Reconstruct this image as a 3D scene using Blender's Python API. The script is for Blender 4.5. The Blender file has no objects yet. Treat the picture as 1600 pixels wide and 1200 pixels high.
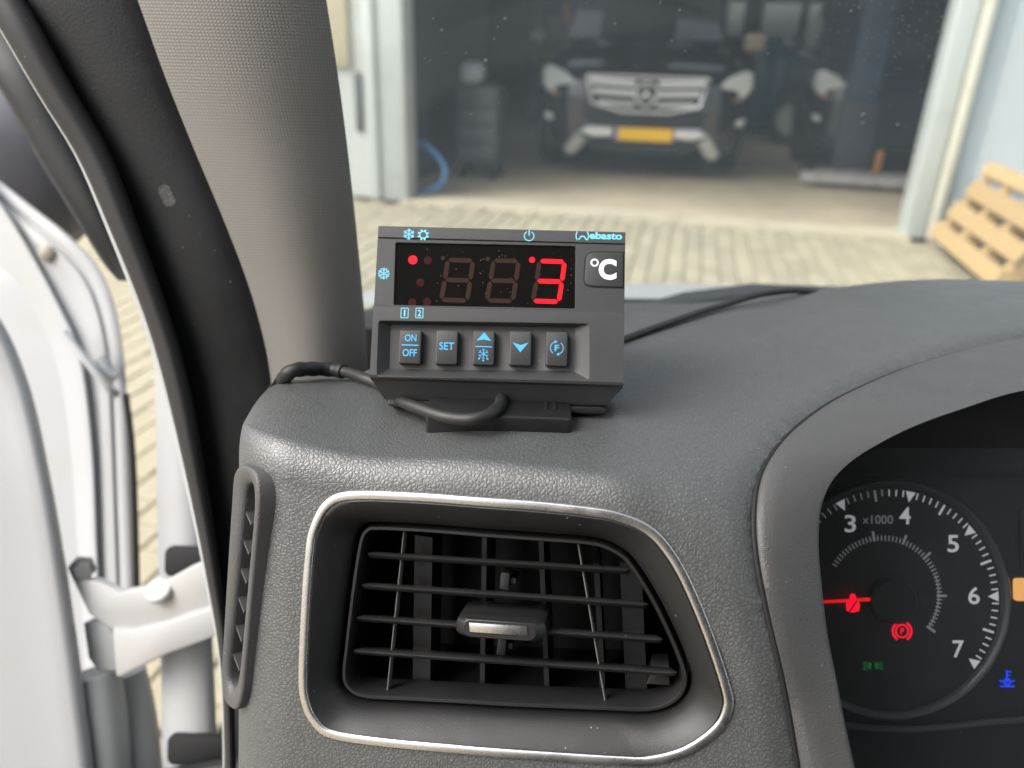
import bpy, bmesh, math, random
from mathutils import Vector, Matrix, geometry
from mathutils.bvhtree import BVHTree

# ------------------------------------------------------------------ camera, sky, sun, exposure
SC = bpy.context.scene
R = math.radians
H = 1.22                                   # camera height above the yard
CAM_ROT = Matrix.Rotation(R(65.4), 3, 'X') @ Matrix.Rotation(R(1.7), 3, 'Z')
CAM_POS = Vector((0, 0, H))
cam_d = bpy.data.cameras.new('camera')
cam = bpy.data.objects.new('camera', cam_d)
SC.collection.objects.link(cam)
cam.matrix_world = Matrix.Translation(CAM_POS) @ CAM_ROT.to_4x4()
cam_d.lens = 27.0
cam_d.sensor_width = 36.0
cam_d.clip_start = 0.01
cam_d.clip_end = 500
cam_d.dof.use_dof = True
cam_d.dof.focus_distance = 0.300
cam_d.dof.aperture_fstop = 7.6
SC.camera = cam

world = bpy.data.worlds.new('World')
SC.world = world
world.use_nodes = True
wn = world.node_tree
wn.nodes.clear()
SUN_EL, SUN_AZ = 46.0, 248.0               # bright side of the sky to the left, through the open door
sky = wn.nodes.new('ShaderNodeTexSky')
sky.sky_type = 'NISHITA'
sky.sun_disc = False
sky.sun_elevation = R(SUN_EL)
sky.sun_rotation = R(SUN_AZ)
sky.air_density = 1.0
sky.dust_density = 6.0
sky.ozone_density = 1.0
hs = wn.nodes.new('ShaderNodeHueSaturation')
hs.inputs['Saturation'].default_value = 0.34   # thin overcast
bg = wn.nodes.new('ShaderNodeBackground')
bg.inputs['Strength'].default_value = 0.15
wo = wn.nodes.new('ShaderNodeOutputWorld')
wn.links.new(sky.outputs[0], hs.inputs['Color'])
wn.links.new(hs.outputs[0], bg.inputs['Color'])
wn.links.new(bg.outputs[0], wo.inputs['Surface'])

sun_d = bpy.data.lights.new('sun', 'SUN')
sun_d.energy = 0.5
sun_d.angle = R(50)
sun_d.color = (1.0, 0.97, 0.93)
sun = bpy.data.objects.new('sun', sun_d)
SC.collection.objects.link(sun)
_az, _el = R(SUN_AZ), R(SUN_EL)
_dir = Vector((math.sin(_az) * math.cos(_el), math.cos(_az) * math.cos(_el), math.sin(_el)))
sun.rotation_euler = _dir.to_track_quat('Z', 'Y').to_euler()

vs = SC.view_settings
vs.view_transform = 'Standard'
vs.look = 'None'
vs.exposure = 1.16
vs.gamma = 1.0
vs.use_curve_mapping = False
SC.cycles.use_denoising = True
SC.cycles.max_bounces = 8
SC.cycles.diffuse_bounces = 5
SC.cycles.transparent_max_bounces = 12
SC.cycles.caustics_reflective = False
SC.cycles.caustics_refractive = False

# ------------------------------------------------------------------ helpers: space
def ray(px, py):
    return CAM_ROT @ Vector(((px - 800) / 1200, -(py - 600) / 1200, -1))
def at(px, py, d):
    """world point seen at photo pixel (px, py), d metres along the view axis"""
    return CAM_POS + ray(px, py) * d
def on_z(px, py, z):
    r = ray(px, py)
    return CAM_POS + r * ((z - H) / r.z)
def proj(w):
    v = CAM_ROT.transposed() @ (Vector(w) - CAM_POS)
    return (800 + 1200 * v.x / -v.z, 600 - 1200 * v.y / -v.z, -v.z)
FWD = CAM_ROT @ Vector((0, 0, -1))

class Frame:
    """a plane in the place: origin, right A, up B, outward N"""
    def __init__(s, o, yaw, tilt, roll=0):
        y, t = R(yaw), R(tilt)
        A = Vector((math.cos(y), -math.sin(y), 0))
        N0 = Vector((-math.sin(y), -math.cos(y), 0))
        Z = Vector((0, 0, 1))
        N = N0 * math.cos(t) + Z * math.sin(t)
        B = Z * math.cos(t) - N0 * math.sin(t)
        r = R(roll)
        s.o = Vector(o)
        s.A = A * math.cos(r) + B * math.sin(r)
        s.B = B * math.cos(r) - A * math.sin(r)
        s.N = N
    def pt(s, a, b, n=0):
        return s.o + s.A * a + s.B * b + s.N * n
    def ab(s, px, py, n=0):
        d = ray(px, py)
        o = s.o + s.N * n
        t = (o - CAM_POS).dot(s.N) / d.dot(s.N)
        q = CAM_POS + d * t - s.o
        return (q.dot(s.A), q.dot(s.B))

def catmull(pts, n, closed=False):
    """n points at even arc length along a Catmull-Rom curve"""
    pts = [Vector(p) for p in pts]
    m = len(pts)
    dense = []
    segs = m if closed else m - 1
    K = 14
    for i in range(segs):
        if closed:
            p0, p1, p2, p3 = pts[(i - 1) % m], pts[i], pts[(i + 1) % m], pts[(i + 2) % m]
        else:
            p1, p2 = pts[i], pts[i + 1]
            p0 = pts[i - 1] if i > 0 else p1 * 2 - p2
            p3 = pts[i + 2] if i + 2 < m else p2 * 2 - p1
        for k in range(K):
            t = k / K
            dense.append(0.5 * ((2 * p1) + (p2 - p0) * t + (2 * p0 - 5 * p1 + 4 * p2 - p3) * t * t + (3 * p1 - p0 - 3 * p2 + p3) * t ** 3))
    dense.append(dense[0].copy() if closed else pts[-1].copy())
    L = [0.0]
    for i in range(1, len(dense)):
        L.append(L[-1] + (dense[i] - dense[i - 1]).length)
    out, j = [], 0
    cnt = n if closed else n - 1
    for k in range(n):
        s = L[-1] * k / cnt
        while j < len(L) - 2 and L[j + 1] < s:
            j += 1
        f = (s - L[j]) / max(L[j + 1] - L[j], 1e-12)
        out.append(dense[j].lerp(dense[j + 1], min(max(f, 0), 1)))
    return out

def inset(poly, d):
    """offset a closed 2-D loop inwards by d (either winding)"""
    n = len(poly)
    area = sum(poly[i][0] * poly[(i + 1) % n][1] - poly[(i + 1) % n][0] * poly[i][1] for i in range(n))
    sg = 1 if area > 0 else -1
    out = []
    for i in range(n):
        p0, p1, p2 = poly[i - 1], poly[i], poly[(i + 1) % n]
        e1 = Vector((p1[0] - p0[0], p1[1] - p0[1])); e2 = Vector((p2[0] - p1[0], p2[1] - p1[1]))
        if e1.length < 1e-9: e1 = e2
        if e2.length < 1e-9: e2 = e1
        e1.normalize(); e2.normalize()
        n1 = Vector((-e1.y, e1.x)) * sg; n2 = Vector((-e2.y, e2.x)) * sg
        m = (n1 + n2)
        if m.length < 1e-6: m = n1
        m.normalize()
        k = d / max(m.dot(n1), 0.35)
        out.append((p1[0] + m.x * k, p1[1] + m.y * k))
    return out

def in_poly(x, y, poly):
    c = False
    j = len(poly) - 1
    for i in range(len(poly)):
        xi, yi = poly[i]; xj, yj = poly[j]
        if (yi > y) != (yj > y) and x < (xj - xi) * (y - yi) / (yj - yi) + xi:
            c = not c
        j = i
    return c

def rrect(x0, y0, x1, y1, r, k=5):
    pts = []
    for cx, cy, a0 in ((x1 - r, y1 - r, 0), (x0 + r, y1 - r, 90), (x0 + r, y0 + r, 180), (x1 - r, y0 + r, 270)):
        for i in range(k + 1):
            a = R(a0 + 90 * i / k)
            pts.append((cx + r * math.cos(a), cy + r * math.sin(a)))
    return pts

def smooth(a, b, x):
    t = min(max((x - a) / (b - a), 0), 1)
    return t * t * (3 - 2 * t)

# ------------------------------------------------------------------ helpers: objects
COL = SC.collection
def tag(o, label=None, cat=None, group=None, kind=None):
    if label: o['label'] = label
    if cat: o['category'] = cat
    if group: o['group'] = group
    if kind: o['kind'] = kind
    return o
def empty(name, loc, label, cat, group=None):
    o = bpy.data.objects.new(name, None)
    o.empty_display_size = 0.05
    o.location = loc
    COL.objects.link(o)
    return tag(o, label, cat, group)
def origin_of(o):
    v = Vector((0, 0, 0))
    while o is not None:
        v = v + Vector(o.location)
        o = o.parent
    return v
def mesh_obj(name, verts, faces, mat, parent=None, smooth_angle=35, loc=None):
    """verts in world space; the object keeps them relative to its thing's origin"""
    base = origin_of(parent) if parent is not None else (Vector(loc) if loc is not None else Vector((0, 0, 0)))
    me = bpy.data.meshes.new(name)
    me.from_pydata([tuple(Vector(v) - base) for v in verts], [], faces)
    me.validate()
    bm = bmesh.new(); bm.from_mesh(me)
    bmesh.ops.recalc_face_normals(bm, faces=bm.faces)
    if all(e.is_manifold for e in bm.edges) and bm.calc_volume(signed=True) < 0:
        bmesh.ops.reverse_faces(bm, faces=bm.faces)
    bm.to_mesh(me); bm.free()
    if smooth_angle:
        me.polygons.foreach_set('use_smooth', [True] * len(me.polygons))
        me.set_sharp_from_angle(angle=R(smooth_angle))
    me.materials.append(mat)
    o = bpy.data.objects.new(name, me)
    COL.objects.link(o)
    if parent is not None:
        o.parent = parent
    else:
        o.location = base
    return o

class MB:
    """collects pieces of ONE part"""
    def __init__(s):
        s.v, s.f = [], []
    def add(s, v, f):
        k = len(s.v)
        s.v += [Vector(p) for p in v]
        s.f += [[i + k for i in q] for q in f]
        return s
    def loops(s, loops, closed=True, cap0=False, cap1=False):
        n = len(loops[0])
        k = len(s.v)
        for l in loops:
            s.v += [Vector(p) for p in l]
        for i in range(len(loops) - 1):
            for j in range(n if closed else n - 1):
                a = k + i * n + j; b = k + i * n + (j + 1) % n
                s.f.append([a, b, b + n, a + n])
        if cap0: s.f.append([k + j for j in range(n)])
        if cap1: s.f.append([k + (len(loops) - 1) * n + j for j in range(n)])
        return s
    def box(s, fr, a0, a1, b0, b1, n0, n1):
        return s.loops([[fr.pt(a, b, n) for a, b in ((a0, b0), (a1, b0), (a1, b1), (a0, b1))] for n in (n0, n1)], cap0=True, cap1=True)
    def wbox(s, x0, x1, y0, y1, z0, z1, M=None):
        l = [[Vector((x, y, z)) for x, y in ((x0, y0), (x1, y0), (x1, y1), (x0, y1))] for z in (z0, z1)]
        if M is not None: l = [[M @ p for p in q] for q in l]
        return s.loops(l, cap0=True, cap1=True)
    def rbox(s, x0, x1, y0, y1, z0, z1, r, M=None):
        """box with all vertical and top/bottom edges rounded"""
        ls = []
        for z, i in ((z0, r), (z0 + r * .3, r * .3), (z0 + r, 0), (z1 - r, 0), (z1 - r * .3, r * .3), (z1, r)):
            ls.append([Vector((p[0], p[1], z)) for p in rrect(x0 + i, y0 + i, x1 - i, y1 - i, max(r * 1.2 - i, r * .4), 3)])
        if M is not None: ls = [[M @ p for p in q] for q in ls]
        return s.loops(ls, cap0=True, cap1=True)
    def prism(s, fr, poly, n0, n1, bev=0.0):
        if bev:
            ls = [(poly, n0), (poly, n1 - bev), (inset(poly, bev * .3), n1 - bev * .3), (inset(poly, bev), n1)]
        else:
            ls = [(poly, n0), (poly, n1)]
        return s.loops([[fr.pt(p[0], p[1], n) for p in q] for q, n in ls], cap0=True, cap1=True)
    def tube(s, pts, r, k=12, n=None, caps=True):
        pts = catmull(pts, n) if n else [Vector(p) for p in pts]
        m = len(pts)
        rr = r if callable(r) else (lambda t: r)
        ls, up = [], Vector((0.13, 0.21, 0.97))
        for i, p in enumerate(pts):
            t = (pts[min(i + 1, m - 1)] - pts[max(i - 1, 0)]).normalized()
            x = up.cross(t)
            if x.length < 1e-4: x = Vector((1, 0, 0)).cross(t)
            x.normalize(); y = t.cross(x)
            up = y
            q = rr(i / (m - 1))
            ls.append([p + x * math.cos(2 * math.pi * j / k) * q + y * math.sin(2 * math.pi * j / k) * q for j in range(k)])
        return s.loops(ls, cap0=caps, cap1=caps)
    def disc(s, c, ax, r0, profile, k=24):
        """lathe: profile = [(radius, height along ax)]"""
        ax = Vector(ax).normalized()
        x = ax.orthogonal().normalized(); y = ax.cross(x)
        ls = [[Vector(c) + ax * h + (x * math.cos(2 * math.pi * j / k) + y * math.sin(2 * math.pi * j / k)) * max(q, 1e-5) for j in range(k)] for q, h in profile]
        return s.loops(ls, cap0=True, cap1=True)
    def build(s, name, mat, parent=None, smooth_angle=35, loc=None):
        return mesh_obj(name, s.v, s.f, mat, parent, smooth_angle, loc)

_TXT = {}
def text_shape(txt, bold=0.0):
    """(verts 2-D, faces, width, height) of a filled text, cap height about 1"""
    key = (txt, bold)
    if key not in _TXT:
        cu = bpy.data.curves.new('t', 'FONT')
        cu.body = txt; cu.size = 1.0; cu.offset = bold; cu.resolution_u = 4
        cu.fill_mode = 'FRONT'
        o = bpy.data.objects.new('t', cu)
        COL.objects.link(o)
        dg = bpy.context.evaluated_depsgraph_get()
        me = bpy.data.meshes.new_from_object(o.evaluated_get(dg))
        v = [(p.co.x, p.co.y) for p in me.vertices]
        f = [list(p.vertices) for p in me.polygons]
        bpy.data.objects.remove(o); bpy.data.curves.remove(cu); bpy.data.meshes.remove(me)
        x0, x1 = min(p[0] for p in v), max(p[0] for p in v)
        y0, y1 = min(p[1] for p in v), max(p[1] for p in v)
        _TXT[key] = ([((p[0] - (x0 + x1) / 2) / (x1 - x0), (p[1] - (y0 + y1) / 2) / (y1 - y0)) for p in v], f)
    return _TXT[key]
def put_text(mb, fr, txt, a, b, w, h, n, bold=0.0, slant=0.0):
    v, f = text_shape(txt, bold)
    mb.add([fr.pt(a + p[0] * w + p[1] * h * slant, b + p[1] * h, n) for p in v], f)
    return mb
def put_line(mb, fr, p, q, w, n):
    d = Vector((q[0] - p[0], q[1] - p[1])).normalized() * (w / 2)
    x = (-d.y, d.x)
    mb.add([fr.pt(p[0] + x[0], p[1] + x[1], n), fr.pt(q[0] + x[0], q[1] + x[1], n), fr.pt(q[0] - x[0], q[1] - x[1], n), fr.pt(p[0] - x[0], p[1] - x[1], n)], [[0, 1, 2, 3]])
def put_arc(mb, fr, c, r, a0, a1, w, n, k=20, asp=1.0):
    ls = [[], []]
    for i in range(k + 1):
        t = R(a0 + (a1 - a0) * i / k)
        for j, q in enumerate((r - w / 2, r + w / 2)):
            ls[j].append(fr.pt(c[0] + math.cos(t) * q * asp, c[1] + math.sin(t) * q, n))
    mb.loops(ls, closed=False)
def put_poly(mb, fr, pts, n):
    mb.add([fr.pt(p[0], p[1], n) for p in pts], [list(range(len(pts)))])

# ------------------------------------------------------------------ helpers: materials
def new_mat(name):
    m = bpy.data.materials.new(name)
    m.use_nodes = True
    nt = m.node_tree
    return m, nt, nt.nodes['Principled BSDF']
def node(nt, typ, **kw):
    n = nt.nodes.new(typ)
    for k, v in kw.items():
        setattr(n, k, v)
    return n
def coords(nt, scale=(1, 1, 1), rot=(0, 0, 0), out='Object'):
    tc = node(nt, 'ShaderNodeTexCoord')
    mp = node(nt, 'ShaderNodeMapping')
    mp.inputs['Scale'].default_value = scale
    mp.inputs['Rotation'].default_value = rot
    nt.links.new(tc.outputs[out], mp.inputs['Vector'])
    return mp.outputs[0]
def ramp(nt, src, stops):
    r = node(nt, 'ShaderNodeValToRGB')
    e = r.color_ramp.elements
    while len(e) < len(stops): e.new(0.5)
    for i, (p, c) in enumerate(stops):
        e[i].position = p
        e[i].color = (c, c, c, 1) if not hasattr(c, '__len__') else (*c, 1)
    nt.links.new(src, r.inputs[0])
    return r.outputs[0]
def mixc(nt, fac, a, b):
    m = node(nt, 'ShaderNodeMix', data_type='RGBA')
    for s, v in ((m.inputs[0], fac), (m.inputs[6], a), (m.inputs[7], b)):
        if hasattr(v, 'links'): nt.links.new(v, s)
        elif hasattr(v, '__len__'): s.default_value = (*v, 1)
        else: s.default_value = v
    return m.outputs[2]
def noise(nt, vec, scale, detail=3, rough=0.55):
    n = node(nt, 'ShaderNodeTexNoise')
    n.inputs['Scale'].default_value = scale
    n.inputs['Detail'].default_value = detail
    n.inputs['Roughness'].default_value = rough
    if vec is not None: nt.links.new(vec, n.inputs['Vector'])
    return n.outputs['Fac']
def bump(nt, bs, h, strength, dist, prev=None):
    b = node(nt, 'ShaderNodeBump')
    b.inputs['Strength'].default_value = strength
    b.inputs['Distance'].default_value = dist
    nt.links.new(h, b.inputs['Height'])
    if prev is not None: nt.links.new(prev, b.inputs['Normal'])
    nt.links.new(b.outputs[0], bs.inputs['Normal'])
    return b.outputs[0]
def specks(nt, vec, scale, size, keep):
    """sparse dust specks, 0..1"""
    v = node(nt, 'ShaderNodeTexVoronoi')
    v.inputs['Scale'].default_value = scale
    nt.links.new(vec, v.inputs['Vector'])
    near = ramp(nt, v.outputs['Distance'], [(size * .6, 1.0), (size, 0.0)])
    sep = node(nt, 'ShaderNodeSeparateColor')
    nt.links.new(v.outputs['Color'], sep.inputs[0])
    pick = ramp(nt, sep.outputs[0], [(keep, 1.0), (keep + .01, 0.0)])
    m = node(nt, 'ShaderNodeMath', operation='MULTIPLY')
    nt.links.new(near, m.inputs[0]); nt.links.new(pick, m.inputs[1])
    return m.outputs[0]

def plastic(name, col, rough=0.5, grain=None, grain_str=0.25, dust=0.0, spec=0.5, var=0.15, dustcol=(.22, .215, .205), speck_scale=420, speck_size=.16):
    """moulded plastic with fine grain, tone variation and dust specks"""
    m, nt, bs = new_mat(name)
    vec = coords(nt)
    nv = noise(nt, vec, 25, 4)
    c = mixc(nt, nv, tuple(x * (1 - var) for x in col), tuple(x * (1 + var) for x in col))
    if dust:
        c = mixc(nt, specks(nt, vec, speck_scale, speck_size, dust), c, dustcol)
    nt.links.new(c, bs.inputs['Base Color'])
    rr = ramp(nt, noise(nt, vec, 60, 3), [(.3, rough - .06), (.7, rough + .06)])
    nt.links.new(rr, bs.inputs['Roughness'])
    bs.inputs['Specular IOR Level'].default_value = spec
    if grain:
        bump(nt, bs, noise(nt, vec, grain, 2), grain_str, 0.0004)
    return m
def leather(name, col, scale=620, rough=0.5, spec=.5, strength=.30, dust=.03):
    m, nt, bs = new_mat(name)
    vec = coords(nt)
    wob = node(nt, 'ShaderNodeTexNoise')
    wob.inputs['Scale'].default_value = 180
    nt.links.new(vec, wob.inputs['Vector'])
    add = node(nt, 'ShaderNodeVectorMath', operation='MULTIPLY_ADD')
    nt.links.new(wob.outputs['Color'], add.inputs[0])
    add.inputs[1].default_value = (.0022, .0022, .0022)
    nt.links.new(vec, add.inputs[2])
    vo = node(nt, 'ShaderNodeTexVoronoi', feature='DISTANCE_TO_EDGE')
    vo.inputs['Scale'].default_value = scale
    nt.links.new(add.outputs[0], vo.inputs['Vector'])
    h = ramp(nt, vo.outputs['Distance'], [(0.0, 0.0), (.12, .55), (.4, 1.0)])
    nv = noise(nt, vec, 18, 4)
    c = mixc(nt, nv, tuple(x * .85 for x in col), tuple(x * 1.15 for x in col))
    c = mixc(nt, h, tuple(x * .6 for x in col), c)
    c = mixc(nt, specks(nt, vec, 420, .13, dust), c, (.30, .30, .295))
    nt.links.new(c, bs.inputs['Base Color'])
    nt.links.new(ramp(nt, noise(nt, vec, 40, 4), [(.3, rough - .06), (.7, rough + .08)]), bs.inputs['Roughness'])
    bs.inputs['Specular IOR Level'].default_value = spec
    b1 = bump(nt, bs, h, strength, 0.0005)
    bump(nt, bs, noise(nt, vec, 2500, 2), .15, 0.0002, b1)
    return m
def emit(name, col, strength, base=(.02, .02, .02)):
    m, nt, bs = new_mat(name)
    bs.inputs['Base Color'].default_value = (*base, 1)
    bs.inputs['Emission Color'].default_value = (*col, 1)
    bs.inputs['Emission Strength'].default_value = strength
    bs.inputs['Roughness'].default_value = .4
    bs.inputs['Specular IOR Level'].default_value = .15
    return m
def flat(name, col, rough=.6, metal=0.0, spec=.5):
    m, nt, bs = new_mat(name)
    vec = coords(nt)
    nt.links.new(mixc(nt, noise(nt, vec, 40, 3), tuple(x * .92 for x in col), tuple(min(x * 1.08, 1) for x in col)), bs.inputs['Base Color'])
    bs.inputs['Roughness'].default_value = rough
    bs.inputs['Metallic'].default_value = metal
    bs.inputs['Specular IOR Level'].default_value = spec
    return m
def paint(name, col, rough=.3, dirt=(.35, .3, .24), amount=.5, scale=3.0, coat=.3):
    """painted metal or wall with grime of its own shape"""
    m, nt, bs = new_mat(name)
    vec = coords(nt)
    d = ramp(nt, noise(nt, vec, scale, 6, .65), [(.52, 0.0), (.78, amount)])
    s = specks(nt, vec, scale * 9, .12, .10)
    c = mixc(nt, d, col, dirt)
    c = mixc(nt, s, c, dirt)
    nt.links.new(c, bs.inputs['Base Color'])
    nt.links.new(ramp(nt, noise(nt, vec, scale * 2, 4), [(.3, rough - .05), (.8, rough + .15)]), bs.inputs['Roughness'])
    bs.inputs['Coat Weight'].default_value = coat
    return m
def metal(name, col, rough=.25, brush=0.0):
    m, nt, bs = new_mat(name)
    vec = coords(nt, (1, 1, 1))
    nt.links.new(mixc(nt, noise(nt, vec, 55, 5), tuple(x * .85 for x in col), col), bs.inputs['Base Color'])
    bs.inputs['Metallic'].default_value = 1.0
    nt.links.new(ramp(nt, noise(nt, vec, 130, 4), [(.3, rough - .05), (.75, rough + .08)]), bs.inputs['Roughness'])
    return m
def glass(name, tint=(1, 1, 1), dust=0.0, dust_scale=6, refl=1.0):
    """clear pane: see-through plus mirror reflection by Fresnel, with a film of dust and painted haze"""
    m, nt, bs = new_mat(name)
    nt.nodes.remove(bs)
    out = nt.nodes['Material Output']
    tr = node(nt, 'ShaderNodeBsdfTransparent'); tr.inputs[0].default_value = (*tint, 1)
    gl = node(nt, 'ShaderNodeBsdfGlossy'); gl.inputs['Roughness'].default_value = .02
    fr = node(nt, 'ShaderNodeFresnel'); fr.inputs['IOR'].default_value = 1.45
    ml = node(nt, 'ShaderNodeMath', operation='MULTIPLY'); ml.inputs[1].default_value = refl
    nt.links.new(fr.outputs[0], ml.inputs[0])
    mx = node(nt, 'ShaderNodeMixShader')
    nt.links.new(ml.outputs[0], mx.inputs[0]); nt.links.new(tr.outputs[0], mx.inputs[1]); nt.links.new(gl.outputs[0], mx.inputs[2])
    last = mx.outputs[0]
    if dust:
        vec = coords(nt)
        df = node(nt, 'ShaderNodeBsdfDiffuse'); df.inputs[0].default_value = (.48, .58, .63, 1)
        tl = node(nt, 'ShaderNodeBsdfTranslucent'); tl.inputs[0].default_value = (.48, .58, .63, 1)
        dd = node(nt, 'ShaderNodeMixShader'); dd.inputs[0].default_value = .5
        nt.links.new(df.outputs[0], dd.inputs[1]); nt.links.new(tl.outputs[0], dd.inputs[2])
        f = ramp(nt, noise(nt, vec, dust_scale, 5, .7), [(.25, dust * .7), (.75, dust * 1.4)])
        sp = specks(nt, vec, 160, .10, .18)
        a = node(nt, 'ShaderNodeMath', operation='MULTIPLY_ADD')
        nt.links.new(sp, a.inputs[0]); a.inputs[1].default_value = .16; nt.links.new(f, a.inputs[2])
        m2 = node(nt, 'ShaderNodeMixShader')
        nt.links.new(a.outputs[0], m2.inputs[0]); nt.links.new(last, m2.inputs[1]); nt.links.new(dd.outputs[0], m2.inputs[2])
        last = m2.outputs[0]
    nt.links.new(last, out.inputs['Surface'])
    return m

# ------------------------------------------------------------------ materials of the cab
M_PAD = leather('dash_leather_grain', (.086, .090, .090), rough=.41, spec=.95)
M_HOOD = plastic('hood_plastic', (.070, .069, .069), .44, 1500, .8, dust=.05)
M_BEZEL = plastic('vent_bezel_plastic', (.012, .012, .0125), .45, 2200, .22, dust=.03)
M_SLAT = plastic('vent_slat_plastic', (.018, .018, .0185), .32, 2600, .1, dust=.04, speck_scale=700)
M_VANE = plastic('vent_inner_plastic', (.016, .016, .017), .5, 1500, .1)
M_DARK = flat('black_plastic_and_shade', (.006, .006, .007), .7)  # near black plastic, also paints shade in gaps and openings
M_SATIN = metal('satin_chrome', (.74, .73, .74), .27)
M_CASE = plastic('controller_case', (.039, .0395, .0415), .5, 3200, .35, dust=.035, speck_scale=520, speck_size=.13)
M_CASE2 = plastic('controller_rear_case', (.012, .012, .013), .42, 2600, .2, dust=.02)
M_KEY = plastic('rubber_key', (.030, .032, .034), .55, 3600, .2)
M_PRINT = flat('pale_blue_print', (.16, .56, .70), .6)
M_PRINT2 = flat('blue_print', (.06, .40, .72), .6)
M_WHITE = flat('white_print', (.80, .80, .80), .6)
M_RED = emit('lit_red_segment', (1.0, .004, .022), .50, (.3, .01, .01))
M_REDDIM = emit('faint_red_lamp', (1.0, .01, .03), .007, (.020, .002, .003))
M_BROWN = flat('unlit_segment', (.030, .016, .012), .7, 0, .1)
M_RUBBER = plastic('black_rubber', (.010, .010, .011), .55, 1500, .2, dust=.03)
M_CABLE = plastic('cable_sheath', (.017, .017, .017), .5, 900, .15, dust=.05)

# ------------------------------------------------------------------ dashboard pad
dash = empty('dashboard', (0, .25, H - .30), 'dark grey grained van dashboard with rounded left end and instrument hood', 'dashboard')
VF = Frame(at(805, 975, .2844), 10, 20)
ZT = H - .1455
def plane_y(x, z):
    o, n = VF.o, VF.N
    return o.y - (n.x * (x - o.x) + n.z * (z - o.z)) / n.y
VENT_OUT_PX = [(548, 767), (507, 783), (484, 825), (477, 867), (471, 950), (467, 1054), (471, 1096), (486, 1129), (515, 1152), (590, 1165), (715, 1177),
               (800, 1184), (968, 1195), (1018, 1195), (1077, 1179), (1127, 1143), (1145, 1108), (1143, 1075), (1114, 987), (1077, 900), (1043, 846), (1010, 817),
               (968, 800), (927, 792), (843, 783), (760, 777), (650, 769)]
VO = [tuple(p) for p in catmull([VF.ab(*q) for q in VENT_OUT_PX], 200, True)]
VO = [(p[0], p[1]) for p in VO]

def crest_r(x):
    # roll radius of the brow: tight above the vent, wide where the pad falls away right of it
    return .013 + .022 * smooth(.035, .062, x) + .034 * smooth(.055, .098, x)
X0, RC = -.083, .031
cols = []
xr = .60
NX = 250
for i in range(NX):
    t = i / (NX - 1)
    cols.append((X0 + (xr - X0) * (t ** 1.25), 0.0))
lc = []
for i in range(1, 41):
    ph = R(90) * i / 40
    lc.append((X0 - RC * math.sin(ph), RC * (1 - math.cos(ph))))
for i in range(1, 21):
    lc.append((X0 - RC - .0005 * i, RC + .012 * i))
cols = lc[::-1] + cols
YFAR = .470
def pad_column(x, shift):
    ph = min(shift / RC, 1.0)
    hood = smooth(.09, .30, x)
    zt = ZT + .0135 * hood - .010 * ph - .02 * smooth(RC, .2, shift)
    zt -= .004 * math.exp(-((x + .055) / .03) ** 2)
    r = crest_r(x) + .006 * ph
    prof = []
    zc = zt - r
    zlow = H - .42
    yv = lambda z: plane_y(min(x, .16) if x > .16 else x, z) - (0.0) 
    n1 = 70
    for i in range(n1):
        z = zlow + (zc - zlow) * i / (n1 - 1)
        prof.append((yv(z), z))
    yc = yv(zc)
    tilt = R(20)
    # roll: from the tilted front face to level
    n2 = 34
    for i in range(1, n2):
        a = (math.pi / 2 - tilt) * i / (n2 - 1)
        prof.append((yc + r * (math.cos(tilt) - math.cos(tilt + a)) , zc + r * (math.sin(tilt + a) - math.sin(tilt))/(1 - math.sin(tilt)) ))
    y1 = prof[-1][0]
    far = YFAR + .03 * hood - .125 * smooth(-.025, -.085, x)
    n3 = 76
    for i in range(1, n3):
        t = i / (n3 - 1)
        y = y1 + (far - y1) * t
        z = zt + .0025 * math.sin(math.pi * t) - .0105 * t * t
        prof.append((y, z))
    yb, zb = prof[-1]
    for i in range(1, 9):
        a = R(80) * i / 8
        prof.append((yb + .012 * math.sin(a), zb - .012 * (1 - math.cos(a))))
    prof.append((yb + .020, zb - .05))
    yf = prof[0][0]
    out = []
    for (y, z) in prof:
        k = max(far + .03 - (yc + shift), .02) / (far + .03 - yc)
        if y < yc: yy = y + shift
        else: yy = far + .03 - (far + .03 - y) * k
        out.append(Vector((x, yy, z)))
    return out
grid = [pad_column(x, s) for x, s in cols]
NR = len(grid[0])
pv = [p for c in grid for p in c]
pf = []
for i in range(len(grid) - 1):
    for j in range(NR - 1):
        a = i * NR + j
        pf.append([a, a + NR, a + NR + 1, a + 1])
PAD = BVHTree.FromPolygons(pv, pf)
def pad_hit(px, py):
    h = PAD.ray_cast(CAM_POS, ray(px, py).normalized())
    if h[0] is None: return None, None
    n = h[1]
    if n.dot(ray(px, py)) > 0: n = -n
    return h[0], n

# instrument hood: seam on the pad, inner lip, both traced round the opening
SEAM_PX = [(1900, 486), (1760, 498), (1600, 522), (1510, 540), (1420, 565), (1335, 600), (1280, 630), (1230, 670), (1200, 710), (1185, 750), (1180, 810), (1185, 880), (1202, 975), (1225, 1080), (1245, 1195), (1262, 1300), (1275, 1400)]
INNER_PX = [(1900, 585, .345), (1750, 592, .340), (1600, 610, .332), (1505, 638, .324), (1430, 665, .316), (1370, 695, .308), (1325, 725, .300), (1296, 758, .293), (1282, 800, .288), (1279, 850, .285), (1282, 900, .283), (1292, 990, .280), (1305, 1060, .277), (1320, 1140, .274), (1335, 1210, .272), (1352, 1300, .270), (1370, 1400, .268)]
NS = 120
seam2 = catmull([Vector((p[0], p[1], 0)) for p in SEAM_PX], NS)
inner3 = catmull([at(*p) for p in INNER_PX], NS)
seam, seam_n = [], []
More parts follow.
